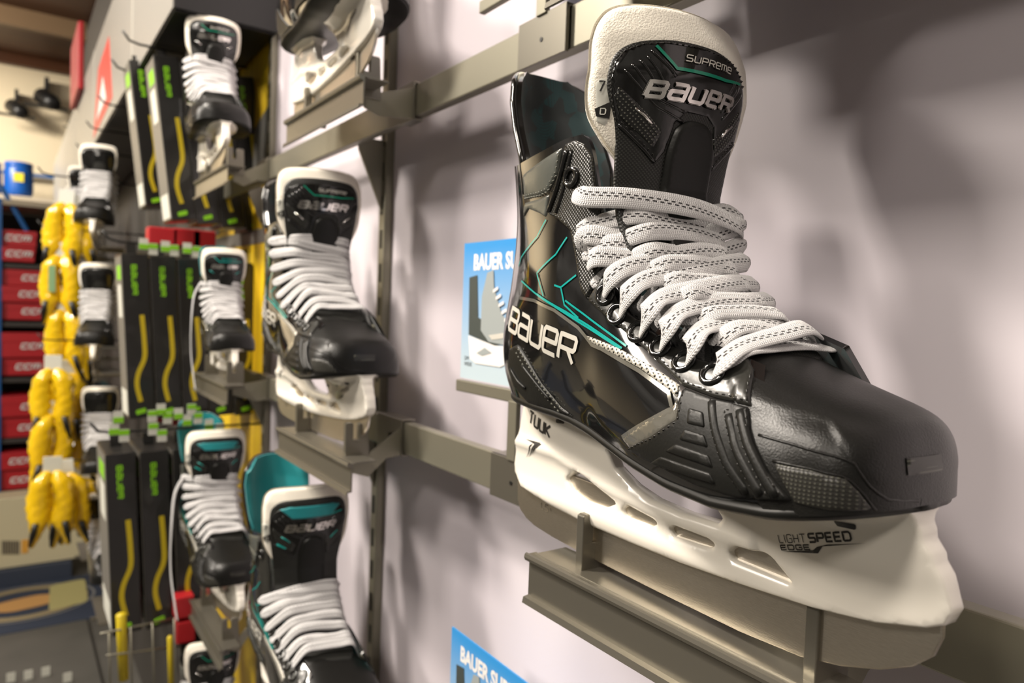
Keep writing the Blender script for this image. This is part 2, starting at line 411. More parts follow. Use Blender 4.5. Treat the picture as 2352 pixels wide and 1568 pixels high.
COLS = [
 [(.012, 0, .100), (.005, 0, .118), (.003, 0, .142), (.009, 0, .180), (.014, 0, .220), (.010, 0, .262)],
 [(.018, .020, .0995), (.012, .024, .118), (.010, .025, .142), (.015, .023, .180), (.020, .023, .22), (.018, .025, .260)],
 [(.035, .030, .099), (.033, .034, .118), (.033, .036, .145), (.037, .034, .180), (.040, .034, .218), (.040, .038, .256)],
 [(.065, .034, .0975), (.064, .038, .117), (.064, .042, .145), (.065, .042, .180), (.066, .040, .220), (.072, .043, .258)],
 [(.088, .034, .0965), (.088, .040, .116), (.090, .046, .143), (.092, .046, .18), (.096, .042, .222), (.103, .042, .262)],
 [(.105, .035, .095), (.108, .041, .114), (.112, .046, .140), (.116, .045, .172), (.118, .041, .210), (.119, .040, .257)],
 [(.125, .037, .092), (.127, .043, .110), (.130, .046, .134), (.132, .044, .162), (.132, .041, .190), (.131, .038, .220)],
 [(.145, .040, .088), (.146, .046, .104), (.147, .048, .125), (.148, .045, .148), (.146, .041, .168), (.144, .036, .190)],
 [(.170, .044, .083), (.170, .049, .098), (.170, .050, .115), (.169, .047, .134), (.167, .042, .150), (.163, .034, .169)],
 [(.200, .048, .079), (.200, .052, .092), (.199, .052, .107), (.197, .048, .124), (.195, .041, .138), (.191, .031, .152)],
 [(.232, .050, .078), (.231, .053, .090), (.229, .052, .103), (.226, .048, .118), (.222, .041, .131), (.218, .030, .145)],
 [(.262, .047, .081), (.260, .050, .091), (.257, .049, .103), (.252, .045, .116), (.246, .038, .127), (.238, .028, .139)]]
def zsole(x): return float(np.interp(x, [0, .012, .035, .065, .088, .105, .125, .145, .17, .2, .232, .262, .29, .304], [.1005, .100, .099, .0975, .0965, .095, .092, .088, .083, .079, .078, .081, .087, .090]))
def wsole(x): return float(np.interp(x, [.004, .008, .012, .018, .027, .035, .065, .105, .125, .145, .17, .2, .232, .258, .268, .276, .283, .289, .2935, .2962, .2978], [.002, .010, .016, .022, .027, .030, .034, .035, .037, .040, .044, .048, .051, .0512, .0500, .0470, .0420, .0350, .0265, .0175, .006]))
def grid_faces(nu, nv, closed=False):
    return [(i * nv + j, i * nv + j + 1, (i + 1) * nv + j + 1, (i + 1) * nv + j) for i in range(nu - 1) for j in range(nv - 1)]
def shell_grid():
    full = [[(x, y + (.006 if k >= 9 and i >= 4 else 0), z + (.009 if k >= 9 and i == 5 else 0)) for i, (x, y, z) in enumerate(c)] for k, c in list(enumerate(COLS))[:0:-1]] + [[(x, -y, z) for x, y, z in c] for c in COLS]
    A = np.array(full); B = np.array([cat1(c, 8) for c in A]); nv = B.shape[1]
    G = cat1(B.reshape(len(B), -1), 8).reshape(-1, nv, 3); return G
def grid_solid(G, th, mo, mi, name, parent, rim=True, flip=False):
    """a curved sheet with thickness: outer face, inner face, rim"""
    nu, nv = G.shape[:2]; du = np.gradient(G, axis=0); dv = np.gradient(G, axis=1); N = np.cross(du, dv); N /= np.maximum(np.linalg.norm(N, axis=2), 1e-9)[..., None]
    if flip: N = -N
    I = G - N * th; V = np.vstack([G.reshape(-1, 3), I.reshape(-1, 3)]); n = nu * nv; F = []; mi_ = []
    for f in grid_faces(nu, nv):
        F.append(f if not flip else f[::-1]); mi_.append(0)
    for f in grid_faces(nu, nv):
        F.append(tuple(k + n for k in (f[::-1] if not flip else f))); mi_.append(1)
    b_ = [i * nv for i in range(nu)] + [(nu - 1) * nv + j for j in range(1, nv)] + [i * nv + nv - 1 for i in range(nu - 2, -1, -1)] + [j for j in range(nv - 2, 0, -1)]
    for a, c in zip(b_, b_[1:] + b_[:1]): F.append((a, c, c + n, a + n)); mi_.append(0)
    me = mesh_of(name, V, F); o = link(name, me, [mo, mi], parent); me.polygons.foreach_set('material_index', mi_); me.update()
    bm = bmesh.new(); bm.from_mesh(me); bmesh.ops.recalc_face_normals(bm, faces=bm.faces[:]); bm.to_mesh(me); bm.free()
    me.set_sharp_from_angle(angle=math.radians(60)); return o
def bvh_grid(G):
    nu, nv = G.shape[:2]; return BVHTree.FromPolygons([tuple(v) for v in G.reshape(-1, 3)], grid_faces(nu, nv))
SG = shell_grid(); nearG = SG[SG.shape[0] // 2:]
# toe cap surface
_tt = cat1(np.array([(.21, .1490), (.222, .1465), (.235, .1410), (.252, .1345), (.265, .1302), (.275, .1272), (.283, .1246), (.289, .1218), (.2925, .1185), (.2952, .1130), (.2968, .1070), (.2980, .1010)]), 8)
def toe_w(x):
    if x < .250: return float(np.interp(x, [.21, .235, .25], [.050, .0532, .0540]))
    t = min(1, (x - .250) / .04809); return .0540 * (1 - t ** 2.9) ** (1 / 2.5)
def toe_t(x): return float(np.interp(x, _tt[:, 0], _tt[:, 1]))
def crease(x): return float(np.interp(x, [.22, .245, .266, .276, .282, .288, .294, .300], [.1225, .1220, .1215, .1195, .114, .104, .0975, .0965]))
def toe_grid(nu=64, nt=72):
    G = np.zeros((nt + 1, nu + 1, 3))
    for i in range(nt + 1):
        th = PI * i / nt; c, s = math.cos(th), math.sin(th)
        ys = -np.sign(c) * abs(c) ** .70; zs_ = abs(s) ** .66
        xs = .217 + .040 * (1 - s) ** .8 if s < 1 else .217
        xs = float(np.interp(zs_, [0, .3, .7, .9, 1], [.262, .247, .238, .224, .217]))
        for j in range(nu + 1):
            t = j / nu; x = xs + (.2981 - xs) * math.sin(t * PI / 2)
            w_, zt, z0 = toe_w(x), toe_t(x), zsole(x); y = ys * w_; z = z0 + (zt - z0) * zs_
            k = max(0, min(1, (z - crease(x)) / .0022)); k = k * k * (3 - 2 * k)
            y *= 1 - .024 * (1 - k) * (1 if z < .1205 else .6); z -= .0007 * (1 - k)
            G[i, j] = (x, y, z)
    return G
TG = toe_grid()
def smoothG(G, it=2, ends=True):
    for _ in range(it):
        H = G.copy(); H[1:-1, 1:-1] = (G[1:-1, 1:-1] * 4 + G[:-2, 1:-1] + G[2:, 1:-1] + G[1:-1, :-2] + G[1:-1, 2:]) / 8; G = H
    return G
TG = smoothG(TG, 2)
vs = [tuple(v) for v in nearG.reshape(-1, 3)]; fs = grid_faces(*nearG.shape[:2]); n0 = len(vs)
vs += [tuple(v) for v in TG.reshape(-1, 3)]; fs += [tuple(k + n0 for k in f) for f in grid_faces(*TG.shape[:2])]
B_ALL = BVHTree.FromPolygons(vs, fs); B_SH = bvh_grid(nearG); B_TOE = bvh_grid(TG)
def lateral(bvh):
    def f(x, z):
        h = bvh.ray_cast(Vector((x, -.2, z)), Vector((0, 1, 0)), .2)
        if h[0] is None: return None
        n = h[1]
        if n.y > 0: n = -n
        return h[0], n
    return f
S_ALL, S_SH, S_TOE = lateral(B_ALL), lateral(B_SH), lateral(B_TOE)
# tongue surface x = f(y, z)
def ton_c(z): return float(np.interp(z, [.13, .14, .15, .16, .175, .19, .21, .23, .26, .29, .31, .325, .34], [.240, .225, .205, .186, .168, .158, .150, .148, .153, .157, .155, .149, .140]))
def s_ton(y, z, off=0):
    def P(y, z): return Vector((ton_c(z) + .10 * y - .013 * (y / .045) ** 2, y, z))
    p = P(y, z); e = .003; n = (P(y + e, z) - P(y - e, z)).cross(P(y, z + e) - P(y, z - e)).normalized()
    if n.x < 0: n = -n
    return p + n * off, n
ys_ = np.linspace(-.065, .065, 40); zs2 = np.linspace(.14, .34, 60)
TNG = np.array([[tuple(s_ton(y, z)[0]) for z in zs2] for y in ys_]); B_TON = bvh_grid(TNG)
def holder_half(x, z):
    zs_ = zsole(x); base = .0050 + .0022 * math.exp(-((z - .030) / .006) ** 2)
    t = max(0, min(1, (z - (zs_ - .011)) / .010)); fl = float(np.interp(x, [.085, .105, .172, .200, .255, .275], [.021, .013, .012, .036, .037, .030]))
    if x > .262: fl = max(.009, .9 * wsole(min(x, .2935)) - .009)
    fl = min(fl, max(.008, wsole(min(x, .295)) - .004))
    if x < .03: fl *= max(.35, (x + .012) / .042)
    # pillars broaden towards the toe
    pil = .006 * math.exp(-((x - .262) / .035) ** 2) * max(0, min(1, (z - .03) / .03))
    pil += .004 * math.exp(-((x - .05) / .03) ** 2) * max(0, min(1, (z - .05) / .03))
    arch = .0025 * math.exp(-((z - float(np.interp(x, [.05, .1, .15, .2, .25], [.062, .052, .047, .047, .05]))) / .004) ** 2) * (1 if x < .22 else 0)
    return base + pil + arch + (fl - base - pil) * t ** 2.6
def P2(*a): return [tuple(p) for p in a]
def lace_normal(p):
    x, y, z = p; th = math.radians(float(np.interp(z, [.13, .145, .16, .18, .2, .23, .3], [74, 66, 52, 36, 20, 4, 0])))
    n = Vector((math.cos(th), (y / .040) * 1.1 * abs(y / .040) ** .6, math.sin(th))); return n.normalized()
def lace_strand(mb, pts, wd=.0118, th=.0024, uv=None, u0=0.0, nrm=None, tw=0):
    P = cat1(pts, 10); P = resample(P, .0022); n = 12; V = []; F = []; L = u0
    N = [nrm(p) if nrm else lace_normal(p) for p in P]
    for i, p in enumerate(P):
        t = Vector(P[min(i + 1, len(P) - 1)] - P[max(i - 1, 0)]).normalized(); nn = (N[i] - t * N[i].dot(t)).normalized(); s = t.cross(nn)
        if tw: 
            a = tw * math.sin(PI * i / (len(P) - 1)) ; nn, s = nn * math.cos(a) + s * math.sin(a), s * math.cos(a) - nn * math.sin(a)
        if i: L += float(np.linalg.norm(P[i] - P[i - 1]))
        e = min(i, len(P) - 1 - i) / 2.5; k = min(1, .45 + .55 * e)
        for j in range(n):
            a = 2 * PI * j / n; cx_, cz_ = math.cos(a), math.sin(a)
            q = Vector(p) + s * (cx_ * wd / 2 * k) + nn * (math.copysign(abs(cz_) ** .8, cz_) * th / 2); V.append(tuple(q)); uv.append((L, .5 + .5 * cx_))
    m_ = len(P)
    for i in range(m_ - 1):
        for j in range(n): F.append((i * n + j, i * n + (j + 1) % n, (i + 1) * n + (j + 1) % n, (i + 1) * n + j))
    F.append(tuple(range(n))[::-1]); F.append(tuple((m_ - 1) * n + j for j in range(n)))
    mb.add(V, F); return L
def lace_obj(name, strands, parent, wd=.0118):
    mb = MB(); uv = []; u = 0
    for s in strands:
        kw = {}
        if isinstance(s, tuple): s, kw = s
        u = lace_strand(mb, s, wd=kw.get('wd', wd), uv=uv, u0=u, tw=kw.get('tw', 0)) + .0037
    me = mesh_of(name, mb.V, mb.F); ul = me.uv_layers.new(name='UVMap')
    vi = np.zeros(len(me.loops), int); me.loops.foreach_get('vertex_index', vi); ul.data.foreach_set('uv', np.array(uv)[vi].ravel())
    return link(name, me, M['lace'], parent)
NEAR_LACES = [  # (px, py, lateral y) from the near eyelet to the far one
 [(1322, 440, -.046), (1345, 452, -.049), (1440, 455, -.034), (1560, 470, -.008), (1640, 492, .016), (1700, 522, .038), (1690, 545, .046)],
 [(1335, 575, -.045), (1345, 540, -.049), (1420, 548, -.036), (1500, 535, -.018), (1590, 505, .008), (1660, 490, .03), (1705, 500, .044)],
 [(1352, 610, -.045), (1368, 590, -.050), (1450, 590, -.034), (1540, 560, -.010), (1640, 535, .020), (1712, 515, .043)],
 [(1388, 675, -.043), (1400, 640, -.050), (1450, 610, -.040), (1560, 600, -.010), (1650, 585, .020), (1712, 560, .045)],
 [(1352, 575, -.047), (1420, 560, -.038), (1540, 580, -.010), (1640, 620, .018), (1715, 650, .042)],
 [(1425, 722, -.042), (1440, 675, -.050), (1490, 640, -.036), (1590, 625, -.010), (1660, 610, .015), (1720, 600, .044)],
 [(1472, 768, -.041), (1488, 715, -.050), (1530, 680, -.036), (1620, 660, -.012), (1690, 650, .012), (1740, 655, .042)],
 [(1400, 650, -.047), (1470, 625, -.036), (1580, 645, -.010), (1680, 690, .018), (1750, 715, .041)],
 [(1520, 800, -.040), (1532, 750, -.048), (1570, 712, -.034), (1650, 690, -.010), (1730, 690, .014), (1775, 690, .040)],
 [(1500, 690, -.040), (1580, 680, -.024), (1680, 715, .004), (1760, 745, .028), (1820, 775, .042)],
 [(1582, 835, -.038), (1590, 785, -.046), (1625, 750, -.030), (1700, 735, -.008), (1780, 740, .014), (1840, 755, .038)],
 [(1550, 735, -.036), (1640, 720, -.018), (1720, 755, .006), (1800, 790, .028), (1868, 825, .040)],
 [(1640, 862, -.036), (1662, 825, -.041), (1715, 790, -.024), (1790, 768, -.004), (1850, 752, .014), (1880, 770, .034)],
 [(1655, 845, -.040), (1700, 805, -.030), (1760, 795, -.012), (1840, 790, .014), (1915, 803, .036)],
 [(1735, 832, -.010), (1790, 825, .004), (1840, 832, .020), (1880, 856, .036)],
]
EYELETS = [(1318, 408), (1345, 478), (1352, 556), (1370, 622), (1395, 678), (1422, 724), (1470, 765), (1520, 800), (1575, 835), (1640, 864)]
ETAB = [(.110, .247), (.112, .240), (.121, .215), (.128, .195), (.138, .174), (.148, .162), (.165, .151), (.182, .144), (.199, .138), (.217, .134)]
def dense_laces(z0, n, bulge, single=False, wy=1.0):
    E = cat1(np.array(ETAB), 12); E = E[E[:, 1] <= z0]; E = resample(E, .0005); out = []
    at = lambda t: E[int(round(max(0, min(1, t)) * (len(E) - 1)))]
    rnd = random.Random(7)
    for k in range(n):
        for d in ((1,) if single else (1, -1)):
            t0 = k / (n - .3); t1 = t0 + d * (.75 if single else 1.15) / n; t1 = min(max(t1, 0), 1); a, b_ = at(t0 if d > 0 else t1), at(t1 if d > 0 else t0); pts = []
            for i, y in enumerate((-.0465, -.043, -.030, -.012, .012, .030, .043, .0465)):
                f = (y + .0465) / .093; x, z = a * (1 - f) + b_ * f; wf = float(np.interp(z, [.135, .16, .2], [.80, .93, 1.0])); nn = lace_normal((x, 0, z))
                bl = (1 - (abs(y) / .0465) ** 2.2) * .012; yy = y * wf * wy; gap = (.0072 + (.0020 if d > 0 else 0)) * bulge
                if 0 < i < 7:
                    for _ in range(60):
                        px_, pz_ = x + nn.x * bl, z + nn.z * bl
                        if (px_ - s_ton(yy, pz_)[0].x) * nn.x + 0 >= gap or abs(y) > .040: break
                        bl += .001
                bl += rnd.uniform(-.0008, .0008); z_j = rnd.uniform(-.0014, .0014) if 0 < i < 7 else 0
                if i in (0, 7): bl -= .004
                pts.append((x + nn.x * bl, yy, z + nn.z * bl + z_j))
            out.append(pts)
    return out
def far(p): return (p[0], -p[1], p[2])
def make_skate(root, style='A'):
    S = {}
    # --- outsole
    def rim(off, k=60):
        xs = [.004 + (.302 - .004) * .5 * (1 - math.cos(PI * i / k)) for i in range(k + 1)]
        return [(x, wsole(x) * off) for x in xs], xs
    mb = MB(); k = 60; ring = []
    xs = [.0035 + (.2980 - .0035) * .5 * (1 - math.cos(PI * i / k)) for i in range(k + 1)]
    rows = []
    for (o_, dz) in ((.985, .003), (1.03, .0015), (1.035, -.0008), (.99, -.0028), (.6, -.003)):
        L = [(x, -wsole(x) * o_ - (.0004 if o_ > 1 else 0), zsole(x) + dz) for x in xs] + [(x, wsole(x) * o_, zsole(x) + dz) for x in xs[::-1]]; rows.append(L)
    V = [p for r in rows for p in r]; n = len(rows[0]); F = []
    for i in range(len(rows) - 1):
        for j in range(n): F.append((i * n + j, i * n + (j + 1) % n, (i + 1) * n + (j + 1) % n, (i + 1) * n + j))
    for base in (0, (len(rows) - 1) * n):
        for j in range(k): F.append((base + j, base + j + 1, base + n - 2 - j, base + n - 1 - j))
    mb.add(V, F); S['outsole'] = mb.build('outsole', M['soleblack'], root, smooth=True)
    # --- shell
    shell = S['shell'] = grid_solid(SG, .0032, M['gloss'], M['lining'], 'boot_shell', root, flip=False)
    # --- toe cap
    toe = S['toe'] = grid_solid(TG, .002, M['toe'], M['black'], 'toe_cap', root, flip=True)
    # --- tendon guard behind the ankle
    G = []; gw, gz = (1.25, .012) if style in 'CD' else (1, 0)
    for a in np.linspace(-1, 1, 33):
        row = []
        for t in np.linspace(0, 1, 30):
            z = .236 + t * .090; w_ = float(np.interp(z, [.235, .26, .30, .315, .322, .326], [.036, .0375, .0365, .0335, .027, .020])); y = a * w_ * (1 + (gw - 1) * t)
            xb = float(np.interp(z, [.235, .26, .28, .30, .326], [.016, .010, .0015, -.004, -.003])); row.append((xb + .024 * min(1.2, (abs(y) / .035) ** 2.2) + .008, y, z + .003 * t - .003 * a * a * t + gz * t))
        G.append(row)
    G = np.array(G); S['guard'] = grid_solid(G, .0045, M['patent'], M['lining'], 'tendon_guard', root, flip=True)
    V = []; mbp = MB(); edge = [tuple(G[0, j]) for j in range(0, 30)] + [tuple(G[i, 29]) for i in range(1, 33)] + [tuple(G[32, j]) for j in range(28, -1, -1)]
    mbp.tube([(p[0] - .0012, p[1], p[2]) for p in edge], .0026, 8); mbp.build('piping', M['patent'], S['guard'], smooth=True)
    # --- tongue: felt body, dark face, pad
    ol = [(.022, .135), (.026, .16), (.030, .20), (.031, .235), (.0430, .252), (.0515, .266), (.0560, .280), (.0585, .295), (.0575, .308), (.053, .3185), (.046, .3255), (.034, .3290), (.016, .3300)]
    if style != 'A': ol = [(.022, .135), (.028, .16), (.032, .20), (.035, .232), (.043, .247), (.0495, .262), (.0515, .280), (.0520, .295), (.0515, .306), (.0485, .3175), (.041, .3245), (.028, .3265), (.014, .3270)]
    outer = np.array(ol + [(-y, z) for y, z in ol[::-1]])
    if style == 'A': outer[:, 0] += .0050 * np.clip((outer[:, 1] - .274) / .016, 0, 1)
    outer = cat1(outer, 3, closed=True)
    felt = S['tongue'] = panel('tongue', outer, lambda y, z: s_ton(y, z), .0042, M['felt'], root, cell=.003, bevel=.0042, sink=.0035)
    bk = panel('tongue_backing', outer, lambda y, z: (lambda q: (q[0] - q[1] * .0005, -q[1]))(s_ton(y, z)), .0045, M['felt'], felt, cell=.004, bevel=.0042, sink=.0025, flip=True)
    dl = [(.024, .137), (.029, .16), (.034, .20), (.0365, .235), (.038, .252), (.0405, .268), (.0440, .280), (.0455, .290), (.0445, .300), (.0400, .3085), (.031, .3140), (.018, .3165), (.006, .3170)]
    if style != 'A': dl = [(.024, .137), (.030, .16), (.036, .20), (.0375, .232), (.0400, .250), (.0425, .268), (.0435, .280), (.0440, .290), (.0440, .302), (.0415, .3125), (.034, .3195), (.020, .3215), (.006, .3220)]
    dark = cat1(np.array(dl + [(-y, z) for y, z in dl[::-1]]), 3, closed=True)
    zr = lambda z: z if z < .25 else .25 + (z - .25) * .87
    s4f = lambda y, z: s_ton(y, z, .0036)
    s4 = lambda y, z: s_ton(y, zr(z), .0036)
    face = S['face'] = panel('tongue_face', dark, s4, .0016, M['tonguefab'], felt, cell=.0025, bevel=.001)
    s5 = lambda y, z: s_ton(y, zr(z), .0051)
    up = np.array([(-.0395, .2655), (-.018, .243), (-.0135, .250), (-.010, .268), (-.004, .275), (.010, .275), (.016, .270), (.0185, .250), (.0195, .243), (.040, .2655), (.0425, .280), (.0438, .290), (.0428, .2995), (.0385, .3072), (.030, .3123), (.018, .3148), (0, .3155), (-.018, .3148), (-.030, .3123), (-.0385, .3072), (-.0428, .2995), (-.0438, .290), (-.0425, .280)])
    top = S['plate'] = panel('tongue_badge', up, s5, .0010, M['patent'], felt, cell=.002, bevel=.0008)
    if style in 'CD': panel('teal_tongue_top', [(-.034, .3105), (-.022, .2975), (.022, .2975), (.034, .3105), (.024, .3135), (-.024, .3135)], lambda y, z: s_ton(y, zr(z), .0063), .0012, M['tealfab'], top, bevel=.0012)
    s6 = lambda y, z: s_ton(y, zr(z), .0061)
    dot = [(-.0375, .2675), (-.020, .2515), (-.0165, .262), (-.022, .268), (-.0400, .287), (-.0415, .281)]
    panel('dotted_patch', dot, s6, .0005, M['dots'], top, cell=.002, bevel=.0004)
    panel('dotted_patch', [(-y, z) for y, z in dot[::-1]], s6, .0005, M['dots'], top, cell=.002, bevel=.0004)
    if style in 'CD': panel('teal_tick', [(-.036, .262), (-.026, .256), (-.025, .258), (-.035, .265)], lambda y, z: s_ton(y, zr(z), .0064), .001, M['teal'], felt, bevel=.0004)
    pad = [(-.012, .172), (-.013, .250), (-.010, .265), (-.003, .271), (.008, .271), (.015, .265), (.0185, .250), (.018, .172)]
    S['pad'] = panel('lace_pad', round_poly(pad, .006), s5, .0034, M['matte'], felt, cell=.002, bevel=.0028)
    # embossed ribs, trim lines, lettering on the tongue badge
    rb = []
    for k in range(5):
        o_ = k * .0037
        rb.append([(-.0385 + k * .0035, .2960 + k * .0028), (-.0215 + k * .0018, .2760 + o_ * .95), (-.006, .2690 + o_ * 1.6)] if k < 4 else [(-.026, .3080), (-.013, .2945)])
    for k in range(3): rb.append([(.0385 - k * .0035, .2960 + k * .0028), (.0215 - k * .0018, .2760 + k * .0035)])
    rb.append([(-.038, .2640), (-.018, .2440)]); rb.append([(.038, .2640), (.0195, .2450)])
    for L in rb:
        mb = MB(); q = [s6(*p) for p in resample(L, .003)]; mb.tube([tuple(a - b_ * .0004) for a, b_ in q], .0011, 6)
        mb.build('embossed_rib', M['patent'], top, smooth=True)
    s7 = lambda y, z: s_ton(y, zr(z), .0066)
    S['trim'] = ribbons('trim_line', [[(-.0235, .3110), (-.0130, .2985), (.0200, .2985), (.0360, .3010)]], .0017, s7, .0002, M['tealgreen'], top)
    ribbons('badge_lettering', word('SUPReMe', (-.008, .3040), 0, .0036, .0040, .0013, .25), .0007, s7, .0003, M['silver'], top)
    mb = MB()
    for L in word('BaUeR', (-.0280, .2815), 0, .0082, .0088, .0032, .28):
        q = resample_keep(L, .0015, closed=False); V, F = ribbon_mesh([L], .0022, s7, .0012, .0012); mb.add(V, F)
        V, F = ribbon_mesh([L], .0028, s7, .0004, .0012); mb.add(V, F)
    S['logo'] = link('raised_logo', mesh_of('raised_logo', mb.V, mb.F), M['chrome'], top)
    for s_ in (-1, 1):
        mb = MB(); q = [s7(y * s_, z) for y, z in ((.0315, .2740), (.0265, .2700), (.0225, .2655))]; mb.tube([tuple(a) for a, n in q], .0009, 6); mb.build('silver_tick', M['chrome'], top, smooth=True)
    stitches('stitching', [[(-.0395, .2665), (-.0425, .280), (-.0436, .290), (-.0424, .2992), (-.0380, .3066), (-.030, .3113), (-.018, .3138), (0, .3145), (.018, .3138), (.030, .3113), (.038, .3066), (.0424, .2992)], [(-.037, .2655), (-.0185, .2470)], [(.037, .2655), (.0200, .2470)]], s6, M['thread'], top)
    # size tag on the felt
    tg = panel('size_tag', [(-.0478, .2640), (-.0425, .2600), (-.0425, .2860), (-.0505, .2860)], s4f, .0008, M['lens'], felt, cell=.003, bevel=.0004)
    panel('size_tag_band', [(-.0480, .2660), (-.0422, .2650), (-.0422, .2740), (-.0490, .2700)], lambda y, z: s_ton(y, z, .0046), .0003, M['thread'], tg, cell=.003, bevel=0)
    ribbons('size_tag_print', word('7', (-.0485, .2790), 0, .0030, .0052, .001), .0008, lambda y, z: s_ton(y, z, .0048), .0003, M['ink'], tg)
    ribbons('size_tag_print', word('D', (-.0465, .2672), 0, .0022, .0030, .001), .0006, lambda y, z: s_ton(y, z, .0051), .0003, M['lens'], tg)
    # --- panels on the near side of the shell
    q = lambda pts: px2(B_ALL, pts, fall=-.045)
    D = lambda s_: (lambda f: (lambda x, z: (lambda r: None if r is None else (r[0] + r[1] * s_, r[1]))(f(x, z))))(S_ALL)
    # grey collar panel and heel side
    col = q([(1203, 402), (1240, 372), (1292, 338), (1282, 400), (1262, 440), (1242, 450), (1207, 458)])
    c = panel('collar_panel', col, D(0), .0012, M['greyvinyl'], root, bevel=.0015, puff=.0010)
    stitches('stitching', [q([(1208, 450), (1242, 442), (1258, 434), (1280, 395), (1288, 345)]), q([(1209, 456), (1244, 449), (1262, 440), (1284, 398)])], D(.0012), M['lightthread'], c)
    ank = q([(1206, 466), (1242, 456), (1262, 446), (1255, 500), (1240, 490), (1215, 480), (1203, 500)])
    panel('ankle_panel', ank, D(0), .0010, M['greyvinyl'], root, bevel=.0012)
    # upper facing with eyelets
    fac = q([(1300, 330), (1322, 322), (1345, 332), (1362, 360), (1368, 420), (1378, 470), (1383, 540), (1392, 590), (1372, 640), (1350, 690), (1335, 665), (1325, 600), (1312, 530), (1285, 505), (1262, 492), (1285, 420)])
    up = S['facing'] = panel('upper_facing', fac, D(0), .0016, M['carbon'], root, bevel=.0010)
    stitches('stitching', [q([(1303, 336), (1322, 328), (1342, 338), (1357, 363), (1363, 420), (1372, 470)]), q([(1268, 490), (1290, 500), (1318, 528), (1331, 600), (1341, 662)])], D(.0014), M['thread'], up)
    mb = MB(); L = q([(1308, 345), (1298, 385), (1283, 440), (1266, 488)]); Q_ = [D(.0020)(*p) for p in resample(L, .004)]
    mb.tube([tuple(a) for a, n in Q_ if a is not None], .0016, 6)
    L = q([(1318, 345), (1310, 385), (1298, 440), (1282, 490)]); Q_ = [D(.0018)(*p) for p in resample(L, .004)]; mb.tube([tuple(a) for a, n in Q_], .0011, 6); mb.build('collar_piping', M['patent'], up, smooth=True)
    # lower smooth facing
    lf = q([(1352, 690), (1372, 655), (1392, 625), (1418, 690), (1450, 722), (1500, 762), (1550, 798), (1610, 828), (1650, 838), (1700, 822), (1722, 826), (1734, 850), (1728, 935), (1640, 915), (1570, 888), (1520, 840), (1450, 775), (1390, 725)])
    lo = S['lower'] = panel('lower_facing', lf, D(0), .0019, M['vinyl'], root, bevel=.0012, puff=.0004)
    stitches('stitching', [q([(1356, 684), (1395, 718), (1455, 768), (1525, 832), (1576, 880), (1640, 905), (1720, 924), (1727, 855)])], D(.0021), M['thread'], lo)
    # heel counter and its piping
    hc = q([(1172, 800), (1190, 790), (1215, 830), (1245, 880), (1290, 935), (1330, 966), (1280, 955), (1215, 925), (1185, 890), (1170, 845)])
    h = panel('heel_counter', hc, D(0), .0014, M['matte'], root, bevel=.0012)
    stitches('stitching', [q([(1195, 800), (1222, 845), (1252, 890), (1298, 940)]), q([(1190, 808), (1215, 852), (1246, 896), (1290, 945)])], D(.0014), M['lightthread'], h)
    mb = MB()
    for L in ([(1205, 838), (1230, 870), (1268, 915)], [(1178, 845), (1195, 875), (1212, 890)]):
        Q_ = [D(.0018)(*p) for p in resample(q(L), .003)]; mb.tube([tuple(a) for a, n in Q_], .0010, 6)
    mb.build('heel_piping', M['matte'], h, smooth=True)
    # clear-edged window and perforated strip
    dw = D(.0004)
    fr = ribbons('window_edge', [q([(1197, 684), (1230, 690), (1275, 712), (1330, 752), (1362, 792), (1385, 802), (1470, 852), (1538, 902), (1546, 938), (1500, 962), (1432, 1003)])], .0020, dw, .0006, M['clearframe'], root)
    st_ = panel('perforated_strip', q([(1340, 768), (1365, 776), (1420, 798), (1500, 842), (1562, 884), (1556, 914), (1532, 892), (1470, 846), (1390, 802), (1362, 788)]), dw, .0006, M['silvermesh'], root, bevel=.0004)
    cl = panel('clear_window_end', q([(1430, 1003), (1546, 938), (1556, 915), (1562, 962), (1505, 1000), (1452, 1032)]), dw, .0006, M['clearframe'], root, bevel=.0005)
    # teal lines
    tl = [[(1256, 505), (1235, 545), (1200, 590), (1193, 612)], [(1304, 545), (1278, 585), (1235, 627), (1250, 680)], [(1325, 632), (1290, 660), (1298, 700), (1330, 730)], [(1290, 660), (1275, 655)],
          [(1200, 645), (1225, 668), (1270, 700), (1340, 745), (1425, 800)], [(1235, 675), (1300, 715), (1360, 752), (1430, 800)], [(1300, 690), (1360, 735), (1440, 795)]]
    S['teal'] = ribbons('teal_line', [q(L) for L in tl], .0011, dw, .0003, M['teal'], root)
    # side lettering
    a0 = q([(1197, 772), (1312, 833)]); ang = math.atan2(a0[1][1] - a0[0][1], a0[1][0] - a0[0][0])
    ln = np.linalg.norm(a0[1] - a0[0]); lw = ln * .235
    org = a0[0] - (a0[1] - a0[0]) / ln * (lw * 1.45)
    ribbons('side_logo', word('BaUeR', org, ang, lw, .0150, .0035, .12), .0028, dw, .0005, M['silver'], root, step=.0012)
    # embossed forefoot strap
    sp_ = q([(1572, 890), (1640, 915), (1722, 935), (1728, 1000), (1765, 1080), (1822, 1150), (1700, 1143), (1600, 1112), (1520, 1072), (1442, 1030), (1500, 1000), (1556, 962), (1562, 920)])
    sr = S['strap'] = panel('forefoot_strap', sp_, D(0), .0020, M['matte'], root, cell=.0022, bevel=.0010)
    ds = D(.0018)
    stitches('stitching', [q([(1450, 1028), (1505, 1005), (1562, 968), (1570, 925), (1574, 898)]), q([(1636, 918), (1640, 990), (1662, 1060), (1715, 1135)]), q([(1668, 945), (1685, 1030), (1742, 1135)]), q([(1672, 944), (1692, 946), (1716, 1035), (1770, 1140)]), q([(1718, 940), (1722, 1000), (1752, 1070), (1808, 1146)])], ds, M['thread'], sr)
    em = []
